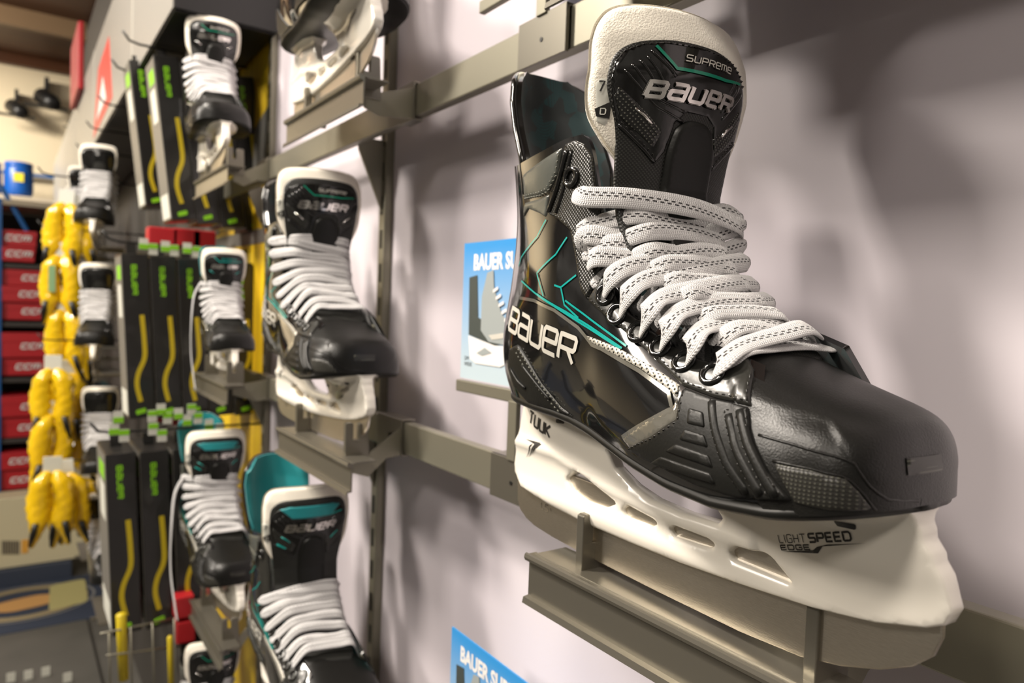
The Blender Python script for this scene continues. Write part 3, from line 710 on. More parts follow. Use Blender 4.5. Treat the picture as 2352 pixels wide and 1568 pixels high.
    for pts in ([(1588, 938), (1622, 948), (1626, 985), (1584, 975)], [(1580, 985), (1626, 1000), (1634, 1030), (1566, 1010)], [(1560, 1018), (1636, 1045), (1646, 1075), (1535, 1035)], [(1525, 1045), (1640, 1085), (1652, 1110), (1500, 1060)]):
        panel('embossed_block', round_poly(q(pts), .0012, 3), ds, .0011, M['matte'], sr, cell=.002, bevel=.0008)
    rid = []
    for pts in ([(1640, 925), (1648, 990), (1672, 1060), (1722, 1132)], [(1678, 955), (1698, 1035), (1752, 1135)], [(1704, 945), (1722, 1020), (1786, 1140)]):
        Q_ = [ds(*p) for p in resample(q(pts), .003)]; mb = MB(); mb.tube([tuple(a - n * .0012) for a, n in Q_ if a is not None], .0026, 8); mb.build('embossed_ridge', M['matte'], sr, smooth=True)
    # toe cap seam line, grid patch
    dt = D(.0002)
    tc_ = q([(1777, 1062), (1860, 1078), (1945, 1098), (1975, 1130), (2010, 1172), (1900, 1172), (1826, 1155)])
    def s_px(u, v):
        h_ = B_TOE.ray_cast(Vector(EYE), Vector(rdir(u * 1e4, v * 1e4)).normalized())
        if h_[0] is None: return None
        n_ = h_[1] if h_[1].dot(Vector(rdir(u * 1e4, v * 1e4))) < 0 else -h_[1]
        return h_[0] + n_ * .0001, n_
    panel('front_grid_band', np.array([(2080, 1052), (2120, 1048), (2160, 1042), (2163, 1080), (2125, 1088), (2084, 1092)]) / 1e4, s_px, .0004, M['grid'], toe, cell=.0012, bevel=0, flip=True)
    panel('grid_patch', tc_, dt, .0004, M['grid'], toe, cell=.003, bevel=.0006)
    for pts in ([(1742, 998), (1820, 1020), (1930, 1050), (1962, 1064), (2000, 1120), (2045, 1150), (2110, 1150)], [(1775, 1058), (1860, 1076), (1946, 1096), (1980, 1130), (2012, 1172)]):
        Q_ = [dt(*p) for p in resample(q(pts), .003)]; mb = MB(); mb.tube([tuple(a - n * .0003) for a, n in Q_ if a is not None], .0007, 6); mb.build('moulded_line', M['toe'], toe, smooth=True)
    # --- eyelets both sides
    ctr = px2(B_SH, EYELETS, fall=-.038)
    eye3 = []
    for (x, z) in ctr:
        h_ = S_SH(x, z)
        if h_ is None: h_ = B_SH.find_nearest(Vector((x, -.038, z)))[:2]
        p, n = h_; n = Vector(n); n = n if n.y < 0 else -n; eye3.append((Vector(p) + n * .0022, n))
    def torus(c, n, R_, r_, a=22, b_=8):
        t = n.orthogonal().normalized(); s_ = n.cross(t); V = []; F = []
        for i in range(a):
            e = t * math.cos(2 * PI * i / a) + s_ * math.sin(2 * PI * i / a)
            for j in range(b_): V.append(c + e * (R_ + r_ * math.cos(2 * PI * j / b_)) + n * (r_ * math.sin(2 * PI * j / b_)))
        for i in range(a):
            for j in range(b_): F.append((i * b_ + j, ((i + 1) % a) * b_ + j, ((i + 1) % a) * b_ + (j + 1) % b_, i * b_ + (j + 1) % b_))
        V2 = [c - n * .0006 + (t * math.cos(2 * PI * i / a) + s_ * math.sin(2 * PI * i / a)) * R_ for i in range(a)]; return V, F, V2
    for i, (c, n) in enumerate(eye3):
        if i in (1, 2, 3): continue
        for sgn in (1, -1):
            c2, n2 = Vector((c.x, c.y * sgn, c.z)), Vector((n.x, n.y * sgn, n.z))
            mb = MB(); V, F, V2 = torus(c2, n2, .0050, .0016); mb.add(V, F); mb.add(V2, [tuple(range(len(V2)))]); mb.build('eyelet', M['patent'] if sgn > 0 else M['rail'], root, smooth=True)
    # --- laces
    st = []
    if style == 'A':
        for L in NEAR_LACES: st.append([tuple(loc(*p)) for p in L])
    else: st = [(p, dict(wd=.0102)) for p in dense_laces(.190 if style == 'C' else .238, 7 if style == 'C' else 9, 1.0, wy=1.13)]
    if style == 'D': st.append(([(.118, -.050, .238), (.112, -.064, .205), (.116, -.070, .13), (.110, -.068, .06), (.118, -.062, .0), (.122, -.058, -.03)], dict(wd=.007)))
    if style == 'A': st += [(p, dict(wd=.0105)) for p in dense_laces(.208, 8, .80, single=True)]
    S['laces'] = lace_obj('laces', st, root)
    # --- holder
    out = [(.010, .1005), (.003, .075), (-.0015, .058), (-.0035, .044), (-.002, .038), (.010, .0295), (.045, .0245), (.083, .0222), (.13, .0225), (.17, .0235), (.21, .0262), (.253, .0300), (.282, .0345), (.302, .0400), (.309, .0440), (.3115, .0500), (.3075, .0620), (.3040, .0668), (.3035, .0695), (.2995, .0745), (.2990, .0780), (.2975, .0810), (.2970, .0840), (.2965, .0895),
           (.290, .0875), (.262, .0815), (.232, .0785), (.20, .0795), (.178, .0825), (.172, .0800), (.180, .0715), (.190, .0630), (.1975, .0560), (.195, .0528), (.170, .0515), (.145, .0530), (.127, .0575), (.1110, .0650), (.1045, .0740), (.1030, .0840), (.1080, .0935), (.09, .0970), (.065, .0980), (.035, .0995)]
    holes = [round_poly([(.062, .0470), (.074, .0550), (.086, .0530), (.101, .0475), (.115, .0430), (.104, .0375), (.085, .0370), (.070, .0400)], .003),
             round_poly([(.1195, .0405), (.125, .0445), (.148, .0420), (.151, .0405), (.146, .0372), (.123, .0368)], .002),
             round_poly([(.1605, .0405), (.165, .0430), (.190, .0430), (.194, .0410), (.191, .0385), (.164, .0370)], .002),
             round_poly([(.2035, .0405), (.208, .0445), (.226, .0465), (.2300, .0455), (.2420, .0372), (.206, .0375)], .002)]
    Vv, T, Dd = triangulate(np.array(out), holes, .0028, .0012)
    P = []; F = []; n = len(Vv)
    for sgn in (-1, 1):
        for (x, z), d in zip(Vv, Dd):
            hh = holder_half(x, z); e = min(d / .0022, 1); near_top = z > zsole(x) - .004
            hh = hh * 1.0 if near_top else hh - .0022 * (1 - math.sqrt(max(0, 1 - (1 - e) ** 2)))
            P.append((x, sgn * hh, z))
    F = [tuple(t) for t in T] + [tuple(k + n for k in t[::-1]) for t in T]
    cnt = {}
    for t in T:
        for a, b_ in ((t[0], t[1]), (t[1], t[2]), (t[2], t[0])): cnt[(a, b_)] = 1
    for (a, b_) in list(cnt):
        if (b_, a) not in cnt: F.append((b_, a, a + n, b_ + n))
    hm = mesh_of('blade_holder', P, F); hold = S['holder'] = link('blade_holder', hm, M['white'], root); hm.set_sharp_from_angle(angle=math.radians(55))
    bm = bmesh.new(); bm.from_mesh(hm); bmesh.ops.recalc_face_normals(bm, faces=bm.faces[:]); bm.to_mesh(hm); bm.free()
    B_H = BVHTree.FromPolygons([tuple(p) for p in P], [tuple(f) for f in F]); SHo = lateral(B_H)
    qh = lambda pts: px2(B_H, pts, fall=-.01)
    # rivet recesses, lettering
    for c in [(1287, 967), (1345, 972), (1577, 1127), (1660, 1158), (1785, 1184), (1942, 1205)]:
        p = qh([c, (c[0] + 6, c[1] + 2)])
        r_ = round_poly([(p[0][0] - .0045, p[0][1] + .0010), (p[0][0] + .0045, p[0][1] + .0014), (p[0][0] + .0042, p[0][1] - .0012), (p[0][0] - .0042, p[0][1] - .0016)], .001)
        panel('rivet_hole', r_, SHo, .0003, M['black'], hold, cell=.002, bevel=0)
    a = qh([(1792, 1246), (1925, 1242), (1796, 1262), (1868, 1261)])
    hL = .0036
    av = a[1] - a[0]; an = math.atan2(av[1], av[0]); 
    L1 = word('LIGHT', a[0], an, .0030, hL, .0012); L2 = word('SPEED', a[0] + av / np.linalg.norm(av) * .0184, an, .0033, hL, .0012)
    ribbons('holder_lettering', L1, .00042, SHo, .0003, M['ink'], hold, step=.001); ribbons('holder_lettering', L2, .0009, SHo, .0003, M['ink'], hold, step=.001)
    ribbons('holder_lettering', word('EDGE', a[2], an, .0036, .0021, .0013), .0006, SHo, .0003, M['ink'], hold, step=.001)
    sw = qh([(1797, 1266), (1880, 1270), (1890, 1254), (1990, 1247), (1900, 1250), (1878, 1255), (1868, 1263)])
    panel('printed_swoosh', sw, SHo, .0003, M['ink'], hold, cell=.002, bevel=0)
    a = qh([(1215, 968), (1262, 1004)]); an = math.atan2(*(a[1] - a[0])[::-1]); ribbons('heel_lettering', word('TUUK', a[0], an, .0058, .0085, .0022), .0018, SHo, .0003, M['ink'], hold, step=.001)
    for pts in ([(1208, 1008), (1242, 1017), (1232, 1022)], [(1225, 1018), (1208, 1052), (1218, 1022)], [(1235, 1020), (1214, 1050), (1228, 1020)], [(1244, 1020), (1222, 1042), (1238, 1018)]):
        panel('printed_arrow', qh(pts), SHo, .0003, M['ink'], hold, cell=.002, bevel=0)
    # --- blade
    bl = [(-.0015, .050), (-.0025, .030), (-.0018, .017), (.002, .0105), (.010, .0062), (.022, .0032), (.045, .0014), (.09, .0002), (.15, 0), (.21, .0006), (.245, .0030), (.265, .0075), (.283, .0140), (.296, .0210), (.3035, .0285), (.3065, .0370), (.3065, .047)]
    Vv, T, Dd = triangulate(np.array(bl), [], .004, .0006); n = len(Vv); P = [(x, s_ * (.0015 if d > .0003 else .0011), z) for s_ in (-1, 1) for (x, z), d in zip(Vv, Dd)]
    F = [tuple(t) for t in T] + [tuple(k + n for k in t[::-1]) for t in T]; cnt = {}
    for t in T:
        for a, b_ in ((t[0], t[1]), (t[1], t[2]), (t[2], t[0])): cnt[(a, b_)] = 1
    for (a, b_) in list(cnt):
        if (b_, a) not in cnt: F.append((b_, a, a + n, b_ + n))
    bm_ = mesh_of('blade', P, F); bld = S['blade'] = link('blade', bm_, M['steel'], root); bm = bmesh.new(); bm.from_mesh(bm_); bmesh.ops.recalc_face_normals(bm, faces=bm.faces[:]); bm.to_mesh(bm_); bm.free(); bm_.set_sharp_from_angle(angle=math.radians(30))
    flat = lambda x, z: (Vector((x, -.0015, z)), Vector((0, -1, 0)))
    a = np.array([loc(1243, 1168, -.0015)[[0, 2]], loc(1275, 1183, -.0015)[[0, 2]]]); an = math.atan2(*(a[1] - a[0])[::-1])
    ribbons('blade_etching', word('LS+', a[0], an, .0038, .0045, .0018), .0009, flat, .0002, M['greyink'], bld)
    return S
# ------------------------------------------------------------------ the main skate
root = empty('hockey_skate', (SK_O[0], SK_O[1], SK_Z), -PI / 2 - SK_A)
tag(root, 'large black hockey skate in the foreground, teal lines on its side and white laces', 'hockey skate')
SK = make_skate(root)
protoB = empty('hockey_skate', (SK_O[0], SK_O[1] + .555, SK_Z), 0); protoB['category'] = 'hockey skate'; make_skate(protoB, 'B')
protoC = empty('hockey_skate', (SK_O[0], SK_O[1] + .555, SK_Z), 0); protoC['category'] = 'hockey skate'; make_skate(protoC, 'C')
protoD = empty('hockey_skate', (SK_O[0], SK_O[1] + .555, SK_Z), 0); protoD['category'] = 'hockey skate'; make_skate(protoD, 'D')
# ------------------------------------------------------------------ setting
def R_(z): return ZC + z
def noise_mat(name, c0, c1, scale, rough=.6, detail=3, sc=(1, 1, 1), lo=.35, hi=.65, rot=(0, 0, 0)):
    m = mat(name, c0, rough); nt = m.node_tree; b = nt.nodes['Principled BSDF']
    tc = nt.nodes.new('ShaderNodeTexCoord'); mp = nt.nodes.new('ShaderNodeMapping'); no = nt.nodes.new('ShaderNodeTexNoise'); mr = nt.nodes.new('ShaderNodeMapRange')
    mp.inputs['Scale'].default_value = sc; mp.inputs['Rotation'].default_value = rot; no.inputs['Scale'].default_value = scale; no.inputs['Detail'].default_value = detail
    mr.inputs[1].default_value = lo; mr.inputs[2].default_value = hi
    nt.links.new(tc.outputs['Object'], mp.inputs[0]); nt.links.new(mp.outputs[0], no.inputs['Vector']); nt.links.new(no.outputs[0], mr.inputs[0])
    nt.links.new(ramp_mix(nt, mr.outputs[0], c0, c1), b.inputs['Base Color']); return m
M['wall'] = noise_mat('lilac_grey_printed_wall', (.44, .40, .44), (.66, .61, .65), 2.2, .55, 1.5, (1, 1.6, .35), .3, .7, (.5, 0, 0))
M['yellow'] = noise_mat('yellow_graphic_print', (.56, .34, .01), (.80, .56, .012), 3, .4, 3, (1, 9, 1))
M['wood'] = noise_mat('dark_brown_wood', (.035, .011, .003), (.085, .028, .007), 1.2, .5, 4, (.6, 14, 1))
M['cream'] = mat('cream_paint', (.68, .58, .40), .8)
M['floor'] = noise_mat('dark_grey_floor', (.06, .058, .05), (.085, .08, .07), 3, .55)
M['darkwall'] = mat('dark_slatwall', (.045, .04, .034), .6)
M['header'] = mat('grey_header_laminate', (.30, .29, .265), .35)
M['red'] = mat('red_carton', (.42, .012, .018), .45); M['whiteprint'] = mat('white_print', (.75, .72, .70), .5)
def st(mb, name, m, smooth=False): o = mb.build(name, m, None, smooth); tag(o, kind='structure'); return o
XW = .430
st(MB().box((XW, -1.6, 0), (XW + .04, 1.448, 3.3)), 'wall_right', M['wall'])
st(MB().box((XW, 1.448, 0), (XW + .04, 2.05, 3.3)), 'wall_right_yellow', M['yellow'])
st(MB().box((XW, 2.05, 0), (XW + .04, 7.0, 3.3)), 'wall_right_far', M['darkwall'])
st(MB().box((-5, 7.0, 0), (XW + .04, 7.1, 3.5)), 'wall_back', M['cream'])
st(MB().box((-5, -1.6, 3.36), (XW + .04, 7.1, 3.44)), 'ceiling', M['wood'])
st(MB().box((-5, -1.6, -.05), (XW + .04, 7.1, 0)), 'floor', M['floor'])
pb = on_z(0, 30, 3.3); st(MB().box((-5, pb[1], 3.24), (XW, pb[1] + .05, 3.36)), 'trim_1', mat('beam_edge', (.16, .10, .05), .5))
st(MB().box((-5, 6.93, 3.28), (XW, 7.0, 3.36)), 'trim_2', M['wood'])
# grey bands printed on the yellow wall
bandm = mat('grey_print', (.12, .115, .105), .45)
for (y0, z0, y1, z1, dz) in ((1.449, .30, 2.05, .12, .11), (1.449, -.225, 2.05, -.26, .075), (1.449, .12, 2.05, .125, .03)):
    mb = MB(); mb.prism([(y0, z0), (y1, z1), (y1, z1 + dz), (y0, z0 + dz)], lambda p: (XW - .0015, p[0], R_(p[1])), lambda p: (XW + .001, p[0], R_(p[1]))); st(mb, 'trim_3', bandm)
# upright slotted posts
for i, y in enumerate((.915, 1.452, .38)):
    if i == 2: continue
    mb = MB(); mb.box((XW - .012, y - .0095, .2), (XW + .001, y + .0095, 3.0), .001); e_ = mb.build('slotted_upright', M['rail'])
    tag(e_, ['slotted steel upright between the two lilac wall panels', 'slotted steel upright where the lilac wall meets the yellow panel'][i], 'wall upright', 'slotted wall uprights')
    ms = MB()
    for k in range(46): ms.box((XW - .0127, y - .0035, .75 + k * .046), (XW - .0118, y + .0035, .775 + k * .046))
    sl = ms.build('slots', M['black'], e_); sl['kind'] = 'stuff'
# display rails
def rail(zt, zb, y0, y1, label):
    mb = MB(); mb.box((.370, y0, R_(zb)), (.382, y1, R_(zt)), .0012); o = mb.build('display_rail', M['rail']); tag(o, label, 'rail', 'display rails on the wall')
    for y in (.915, 1.452):
        if y0 < y < y1:
            g = MB(); zt_, zb_ = R_(zb) + .012, R_(zb) - .085
            g.prism([(.382, zt_), (XW - .012, zt_), (XW - .012, zb_), (.382, R_(zb) - .004)], lambda p: (p[0], y - .002, p[1]), lambda p: (p[0], y + .002, p[1])); g.build('gusset', M['rail'], o)
    return o
rail(.247, .212, -.6, 2.0, 'upper grey metal rail running behind the tall skate tongue')
rail(-.1325, -.1685, -.6, 2.0, 'lower grey metal rail passing behind the foreground skate blade')
rail(-.535, -.571, -.6, 2.0, 'bottom grey metal rail under the teal lined skates')
# shelf brackets carrying a skate: label strip, shelf, slotted supports, arm and clip on the rail
def bracket(name, yc, z, label, arm_dz=0, zr=None):
    r = empty(name, (.30, yc, z)); tag(r, label, 'skate bracket', 'skate brackets on the rails')
    L = .122; X0 = -.009
    prof = [(X0, .0), (X0 - .0022, .0012), (X0 - .0036, .0006), (X0 - .0042, -.0016), (X0 - .0034, -.0038), (X0 - .0010, -.0048), (X0 + .0004, -.0052), (X0 + .0004, -.0285), (X0 - .0036, -.0290), (X0 - .0046, -.0330), (X0 - .0034, -.0336), (X0 - .0026, -.0306), (X0 + .0018, -.0302), (X0 + .0022, -.0012), (X0 + .0060, -.0012), (X0 + .0060, .0)]
    mb = MB(); mb.prism(prof, lambda p: (p[0], -L, p[1]), lambda p: (p[0], L, p[1])); o = mb.build('label_strip', M['bracket'], r); smooth_by_angle(o, 35)
    MB().box((X0 + .003, -L + .003, -.0012), (.021, L - .003, .0004), .0003).build('shelf', M['bracket'], r)
    for s in (-1, 1):
        y = s * .081; mb = MB()
        mb.prism([(0, 0), (0, .0352), (.0022, .0362), (.0072, .0362), (.0088, .0345), (.0088, .0175), (.0150, .0175), (.0150, .0335), (.0168, .0352), (.0245, .0352), (.0262, .0335), (.0280, .0), (.0280, -.010), (.004, -.010)], lambda p: (p[0], y - .0032, p[1]), lambda p: (p[0], y + .0032, p[1]))
        o = mb.build('slotted_support', M['bracket'], r); bv = o.modifiers.new('b', 'BEVEL'); bv.width = .0006; bv.segments = 2; bv.limit_method = 'ANGLE'
    y = -.081; az = (zr if zr is not None else R_(-.150)) - z
    mb = MB(); mb.prism([(.010, -.001), (.028, -.001), (.070, az + .014), (.070, az - .020), (.050, az - .022), (.028, -.026), (.010, -.020)], lambda p: (p[0], y - .0015, p[1]), lambda p: (p[0], y + .0015, p[1])); mb.build('arm', M['rail'], r)
    mb = MB(); mb.box((.0668, y - .003, az - .0205), (.0690, y + .062, az + .0205), .0006); mb.box((.0675, y - .003, az + .0188), (.084, y + .062, az + .0205), .0004); mb.box((.0675, y - .003, az - .0215), (.080, y + .03, az - .0195), .0004)
    mb.box((.060, y + .018, az - .014), (.068, y + .022, az + .004), .0004); mb.build('rail_clip', M['bracket'], r)
    return r
BZ = R_(-.165)
b0 = bracket('skate_bracket', .262, BZ, 'grey metal bracket carrying the large foreground skate')
spots = []
b1 = bracket('skate_bracket', .817, BZ, 'grey metal bracket carrying the second skate, its label strip tilted into view')
b2 = bracket('skate_bracket', .812, BZ + .396, 'grey metal bracket above the upper rail carrying the white skate', zr=R_(.2295))
b3 = bracket('skate_bracket', 1.335, BZ + .025, 'grey metal bracket carrying the small youth skate in front of the yellow panel')
b4 = bracket('skate_bracket', 1.36, BZ + .386, 'grey metal bracket under the topmost skate beside the hanging boxes', zr=R_(.2295))
b5 = bracket('skate_bracket', 1.335, BZ - .415, 'grey metal bracket carrying the farther teal lined skate', zr=R_(-.553))
b6 = bracket('skate_bracket', .81, BZ - .405, 'grey metal bracket carrying the nearer teal lined skate', zr=R_(-.553))
b7 = bracket('skate_bracket', .262, BZ + .396, 'grey metal bracket of the added skate above the foreground skate, out of the frame', zr=R_(.2295))  # carries the unseen skate that is added to shade the wall
# ------------------------------------------------------------------ the other skates
SIMPLE = {'outsole', 'boot_shell', 'toe_cap', 'tendon_guard', 'tongue', 'tongue_face', 'tongue_badge', 'lace_pad', 'upper_facing', 'lower_facing', 'forefoot_strap', 'perforated_strip', 'heel_counter', 'laces', 'blade_holder', 'blade', 'trim_line', 'raised_logo', 'silver_tick', 'collar_panel', 'badge_lettering', 'holder_lettering', 'tongue_backing'}
TINY = {'outsole', 'boot_shell', 'toe_cap', 'tendon_guard', 'tongue', 'tongue_face', 'tongue_badge', 'lower_facing', 'laces', 'blade_holder', 'blade'}
def base(n): return n.split('.')[0]
def copy_some(o, keep, parent=None):
    c = o.copy(); COL.objects.link(c); c.parent = parent
    for ch in [x for x in list(o.children)]:
        if base(ch.name) in keep: copy_some(ch, keep, c)
    return c
USED = set()
def place_skate(dy, dz, sc, label, keep, src=None, group='hockey skates on the wall brackets', rz=0, dx=0, swap=None, tilt=0):
    src = src or protoB
    if src.name not in USED: c = src; USED.add(src.name)
    else: c = copy_some(src, keep)
    c['label'] = label; c['group'] = group
    c.location = (SK_O[0] + dx, SK_O[1] + dy, SK_Z + dz); c.scale = (sc, sc, sc); c.rotation_euler = (0, tilt, -PI / 2 - SK_A + rz)
    if swap:
        def walk(o):
            for ch in o.children:
                k = base(ch.name)
                if k in swap:
                    for i, mm in enumerate(swap[k] if isinstance(swap[k], tuple) else (swap[k],)):
                        if mm is not None and i < len(ch.material_slots): ch.material_slots[i].link = 'OBJECT'; ch.material_slots[i].material = mm
                walk(ch)
        walk(c)
    return c
root['group'] = 'hockey skates on the wall brackets'
bpy.context.view_layer.update()
M['whiteshell'] = mat('pearl_shell', (.5, .48, .44), .2, coat=.8)
place_skate(.590, -.002, 1.0, 'black hockey skate on the second bracket, tightly laced, green line on its tongue', SIMPLE, rz=.06)
place_skate(.548, .396, .97, 'skate seen from below at the top edge, cropped by the frame, above the upper rail', SIMPLE)
TL = {'trim_line': M['teal'], 'boot_shell': (None, M['tealfab']), 'tendon_guard': (M['tealfab'], M['tealfab']), 'silver_tick': M['teal'], 'badge_lettering': M['teal']}
place_skate(.600, -.412, 1.04, 'teal lined black skate at the bottom edge with tall black tongue and thick laces', SIMPLE, protoC, swap=TL, rz=.09, dx=-.010)
place_skate(1.135, -.420, 1.02, 'teal lined skate farther back, whole in view, beside the bottom black boxes', SIMPLE, protoD, swap=TL, rz=.10)
place_skate(1.05, .014, .73, 'small youth skate in front of the yellow panel with a teal tongue top', SIMPLE, protoD, swap={'trim_line': M['teal']}, dx=.01)
place_skate(1.13, .386, .90, 'black skate at the top beside the hanging boxes, white tongue rim against black', SIMPLE, dx=-.002)
place_skate(1.12, -.80, .95, 'black skate cut off by the bottom edge under the farther teal lined skate', SIMPLE, rz=.1)
place_skate(0, .396, 1.0, 'black skate added above the foreground skate, out of the frame, to shade the wall', SIMPLE)  # unseen skate, added to cast shade on the upper right of the wall
nm = {.30: 'top', -.06: 'upper middle', -.42: 'lower middle', -.78: 'bottom'}
cn = {2.2: 'nearest column behind the hanging boxes', 2.8: 'middle column behind the hanging boxes', 3.4: 'farthest column behind the hanging boxes'}
for dy in cn:
    for dz in nm:
        place_skate(dy, dz + random.uniform(-.02, .02), .98, 'blurred dark skate with white laces, %s row, %s' % (nm[dz], cn[dy]), TINY, group='blurred skates at the far end of the wall', rz=random.uniform(-.15, .15), dx=-.075)
        peg = MB().tube([(XW, SK_O[1] + dy - .25, R_(dz - .170)), (.20, SK_O[1] + dy - .25, R_(dz - .170))], .006, 8); peg.box((.215, SK_O[1] + dy - .32, R_(dz - .166)), (.27, SK_O[1] + dy - .10, R_(dz - .162)))
        peg = peg.build('shelf_arm', M['bracket']); tag(peg, 'blurred shelf arm under a far skate, %s row, %s' % (nm[dz], cn[dy]), 'shelf arm', 'shelf arms at the far end of the wall')
# ------------------------------------------------------------------ signs on the rails
M['signblue'] = mat('sign_card', (.1, .4, .7), .35, coat=.3); nt = M['signblue'].node_tree; b = nt.nodes['Principled BSDF']
tc = nt.nodes.new('ShaderNodeTexCoord'); sp = nt.nodes.new('ShaderNodeSeparateXYZ'); nt.links.new(tc.outputs['Generated'], sp.inputs[0])
no = nt.nodes.new('ShaderNodeTexNoise'); no.inputs['Scale'].default_value = 3; no.inputs['Detail'].default_value = 5; nt.links.new(tc.outputs['Object'], no.inputs['Vector'])
mr = nt.nodes.new('ShaderNodeMapRange'); mr.inputs[1].default_value = .95; mr.inputs[2].default_value = .05; nt.links.new(math_n(nt, 'ADD', sp.outputs[2], math_n(nt, 'MULTIPLY', math_n(nt, 'SUBTRACT', no.outputs[0], .5), .5)), mr.inputs[0])
nt.links.new(ramp_mix(nt, mr.outputs[0], (.03, .26, .62), (.46, .56, .62)), b.inputs['Base Color'])
def font_mesh(name, txt, size, m, parent, fn, offset=0):
    cu = bpy.data.curves.new(name, 'FONT'); cu.body = txt; cu.size = size; cu.offset = offset; cu.resolution_u = 3
    o = bpy.data.objects.new(name, cu); COL.objects.link(o); dg = bpy.context.evaluated_depsgraph_get(); me = bpy.data.meshes.new_from_object(o.evaluated_get(dg)); bpy.data.objects.remove(o)
    for v in me.vertices: v.co = Vector(fn(v.co.x, v.co.y))
    me.name = name; return link(name, me, m, parent, smooth=False)
def sign(y0, z0, z1, yb, label, price=True):
    """y0 = far edge, card z0..z1, pole at yb"""
    r = empty('price_sign', (.366, yb, z0)); tag(r, label, 'sign', 'blue signs on the rails'); W = .190; f = lambda u, v, d=0: (-.0012 - d, y0 - yb - u, v)
    MB().box((-.001, y0 - W - yb, .002), (.0006, y0 - yb, z1 - z0)).build('card', M['signblue'], r)
    mb = MB(); mb.box((-.0035, y0 - W - yb - .002, -.0115), (.003, y0 - yb + .004, .0), .001); mb.build('card_holder', M['rail'], r)
    H = z1 - z0
    font_mesh('heading', 'BAUER SUPREME', .0205, M['whiteprint'], r, lambda u, v: f(.018 + u * .80, H - .026 + v), .0008)
    font_mesh('price', '$', .05, M['whiteprint'], r, lambda u, v: f(.082 + u, H * .40 + v), .001)
    font_mesh('small_print', 'S/M\nWIDE', .0055, M['ink'], r, lambda u, v: f(.007 + u, .020 + v))
    g = mat('sign_skate_print', (.05, .06, .055), .4); g2 = mat('sign_skate_grey', (.30, .33, .33), .4)
    def flat(name, pts, m_, d): MB().prism(pts, lambda p: f(p[0], p[1], d), lambda p: f(p[0], p[1], d + .0002)).build(name, m_, r)
    flat('printed_boot', [(.014, .045), (.012, .100), (.026, .102), (.030, .062), (.050, .056), (.075, .050), (.078, .040), (.060, .037)], g, .0002)
    flat('printed_boot', [(.036, .050), (.036, .082), (.044, .104), (.054, .106), (.056, .090), (.070, .066), (.086, .056), (.090, .046), (.082, .038), (.050, .040)], g2, .0005)
    flat('printed_stripe', [(.050, .046), (.080, .050), (.086, .046), (.056, .042)], M['silver'], .0008)
    for k in range(6): flat('printed_lace', [(.055 + k * .005, .088 - k * .0065), (.063 + k * .005, .091 - k * .0065), (.063 + k * .005, .088 - k * .0065), (.055 + k * .005, .085 - k * .0065)], M['whiteprint'], .0008)
    flat('printed_window', [(.030, .028), (.044, .034), (.056, .030), (.040, .026)], g2, .0006)
    flat('printed_runner', [(.018, .022), (.014, .044), (.060, .037), (.082, .037), (.086, .024), (.070, .018), (.028, .018)], M['whiteprint'], .0003)
    return r
def pole(r, z0, zt, zb):
    MB().box((-.004, -.0065, zb - z0), (.001, .0065, -.010), .0006).build('pole', M['rail'], r)
    mb = MB(); mb.box((-.002, -.032, zb - z0 - .038), (.0015, .034, zb - z0 + .0015), .0006); mb.box((-.0015, -.032, zb - z0 - .001), (.018, .034, zb - z0 + .0015), .0004); mb.build('rail_clip', M['bracket'], r)
    MB().lathe([(.002, 0), (.002, .0005)], (0, 0, 0), 12, 'x').build('screw', M['black'], r, loc=(-.0026, .0, zb - z0 - .020))
s1 = sign(.605, R_(-.070), R_(.0634), .5105, 'blue price sign half hidden behind the foreground skate heel'); pole(s1, R_(-.070), 0, R_(-.1325))
s2 = sign(.605, R_(-.4520), R_(-.3190), .5105, 'blue price sign at the bottom edge under the lower rail'); pole(s2, R_(-.452), 0, R_(-.535))
s3 = sign(.585, R_(.290), R_(.425), .490, 'sign at the top edge on a pole above the upper rail'); pole(s3, R_(.290), 0, R_(.247))
# ------------------------------------------------------------------ header over the far displays
h = MB().box((.238, 1.43, R_(.52)), (XW - .006, 5.6, R_(.84))).build('header_box', M['header']); tag(h, 'long grey header box over the far wall display', 'header')
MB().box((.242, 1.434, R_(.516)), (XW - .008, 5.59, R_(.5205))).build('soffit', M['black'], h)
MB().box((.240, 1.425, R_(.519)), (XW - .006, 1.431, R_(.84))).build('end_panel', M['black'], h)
for y in (1.95, 2.9, 3.8): MB().box((.2365, y, R_(.52)), (.2385, y + .006, R_(.84))).build('joint_strip', M['silver'], h)
mb = MB(); mb.prism([(2.35, .56), (2.9, .54), (2.75, .74), (2.45, .76)], lambda p: (.2368, p[0], R_(p[1])), lambda p: (.2382, p[0], R_(p[1]))); mb.build('red_emblem', mat('red_print', (.62, .05, .04), .4), h)
mb = MB(); mb.prism([(2.5, .59), (2.78, .58), (2.6, .68)], lambda p: (.2360, p[0], R_(p[1])), lambda p: (.2372, p[0], R_(p[1]))); mb.build('white_emblem', M['whiteprint'], h)
rs = MB().box((.215, 3.3, R_(.80)), (.2355, 3.7, R_(1.06)), .005).build('red_sign', M['red']); tag(rs, 'small red sign rising over the far end of the grey header', 'sign')
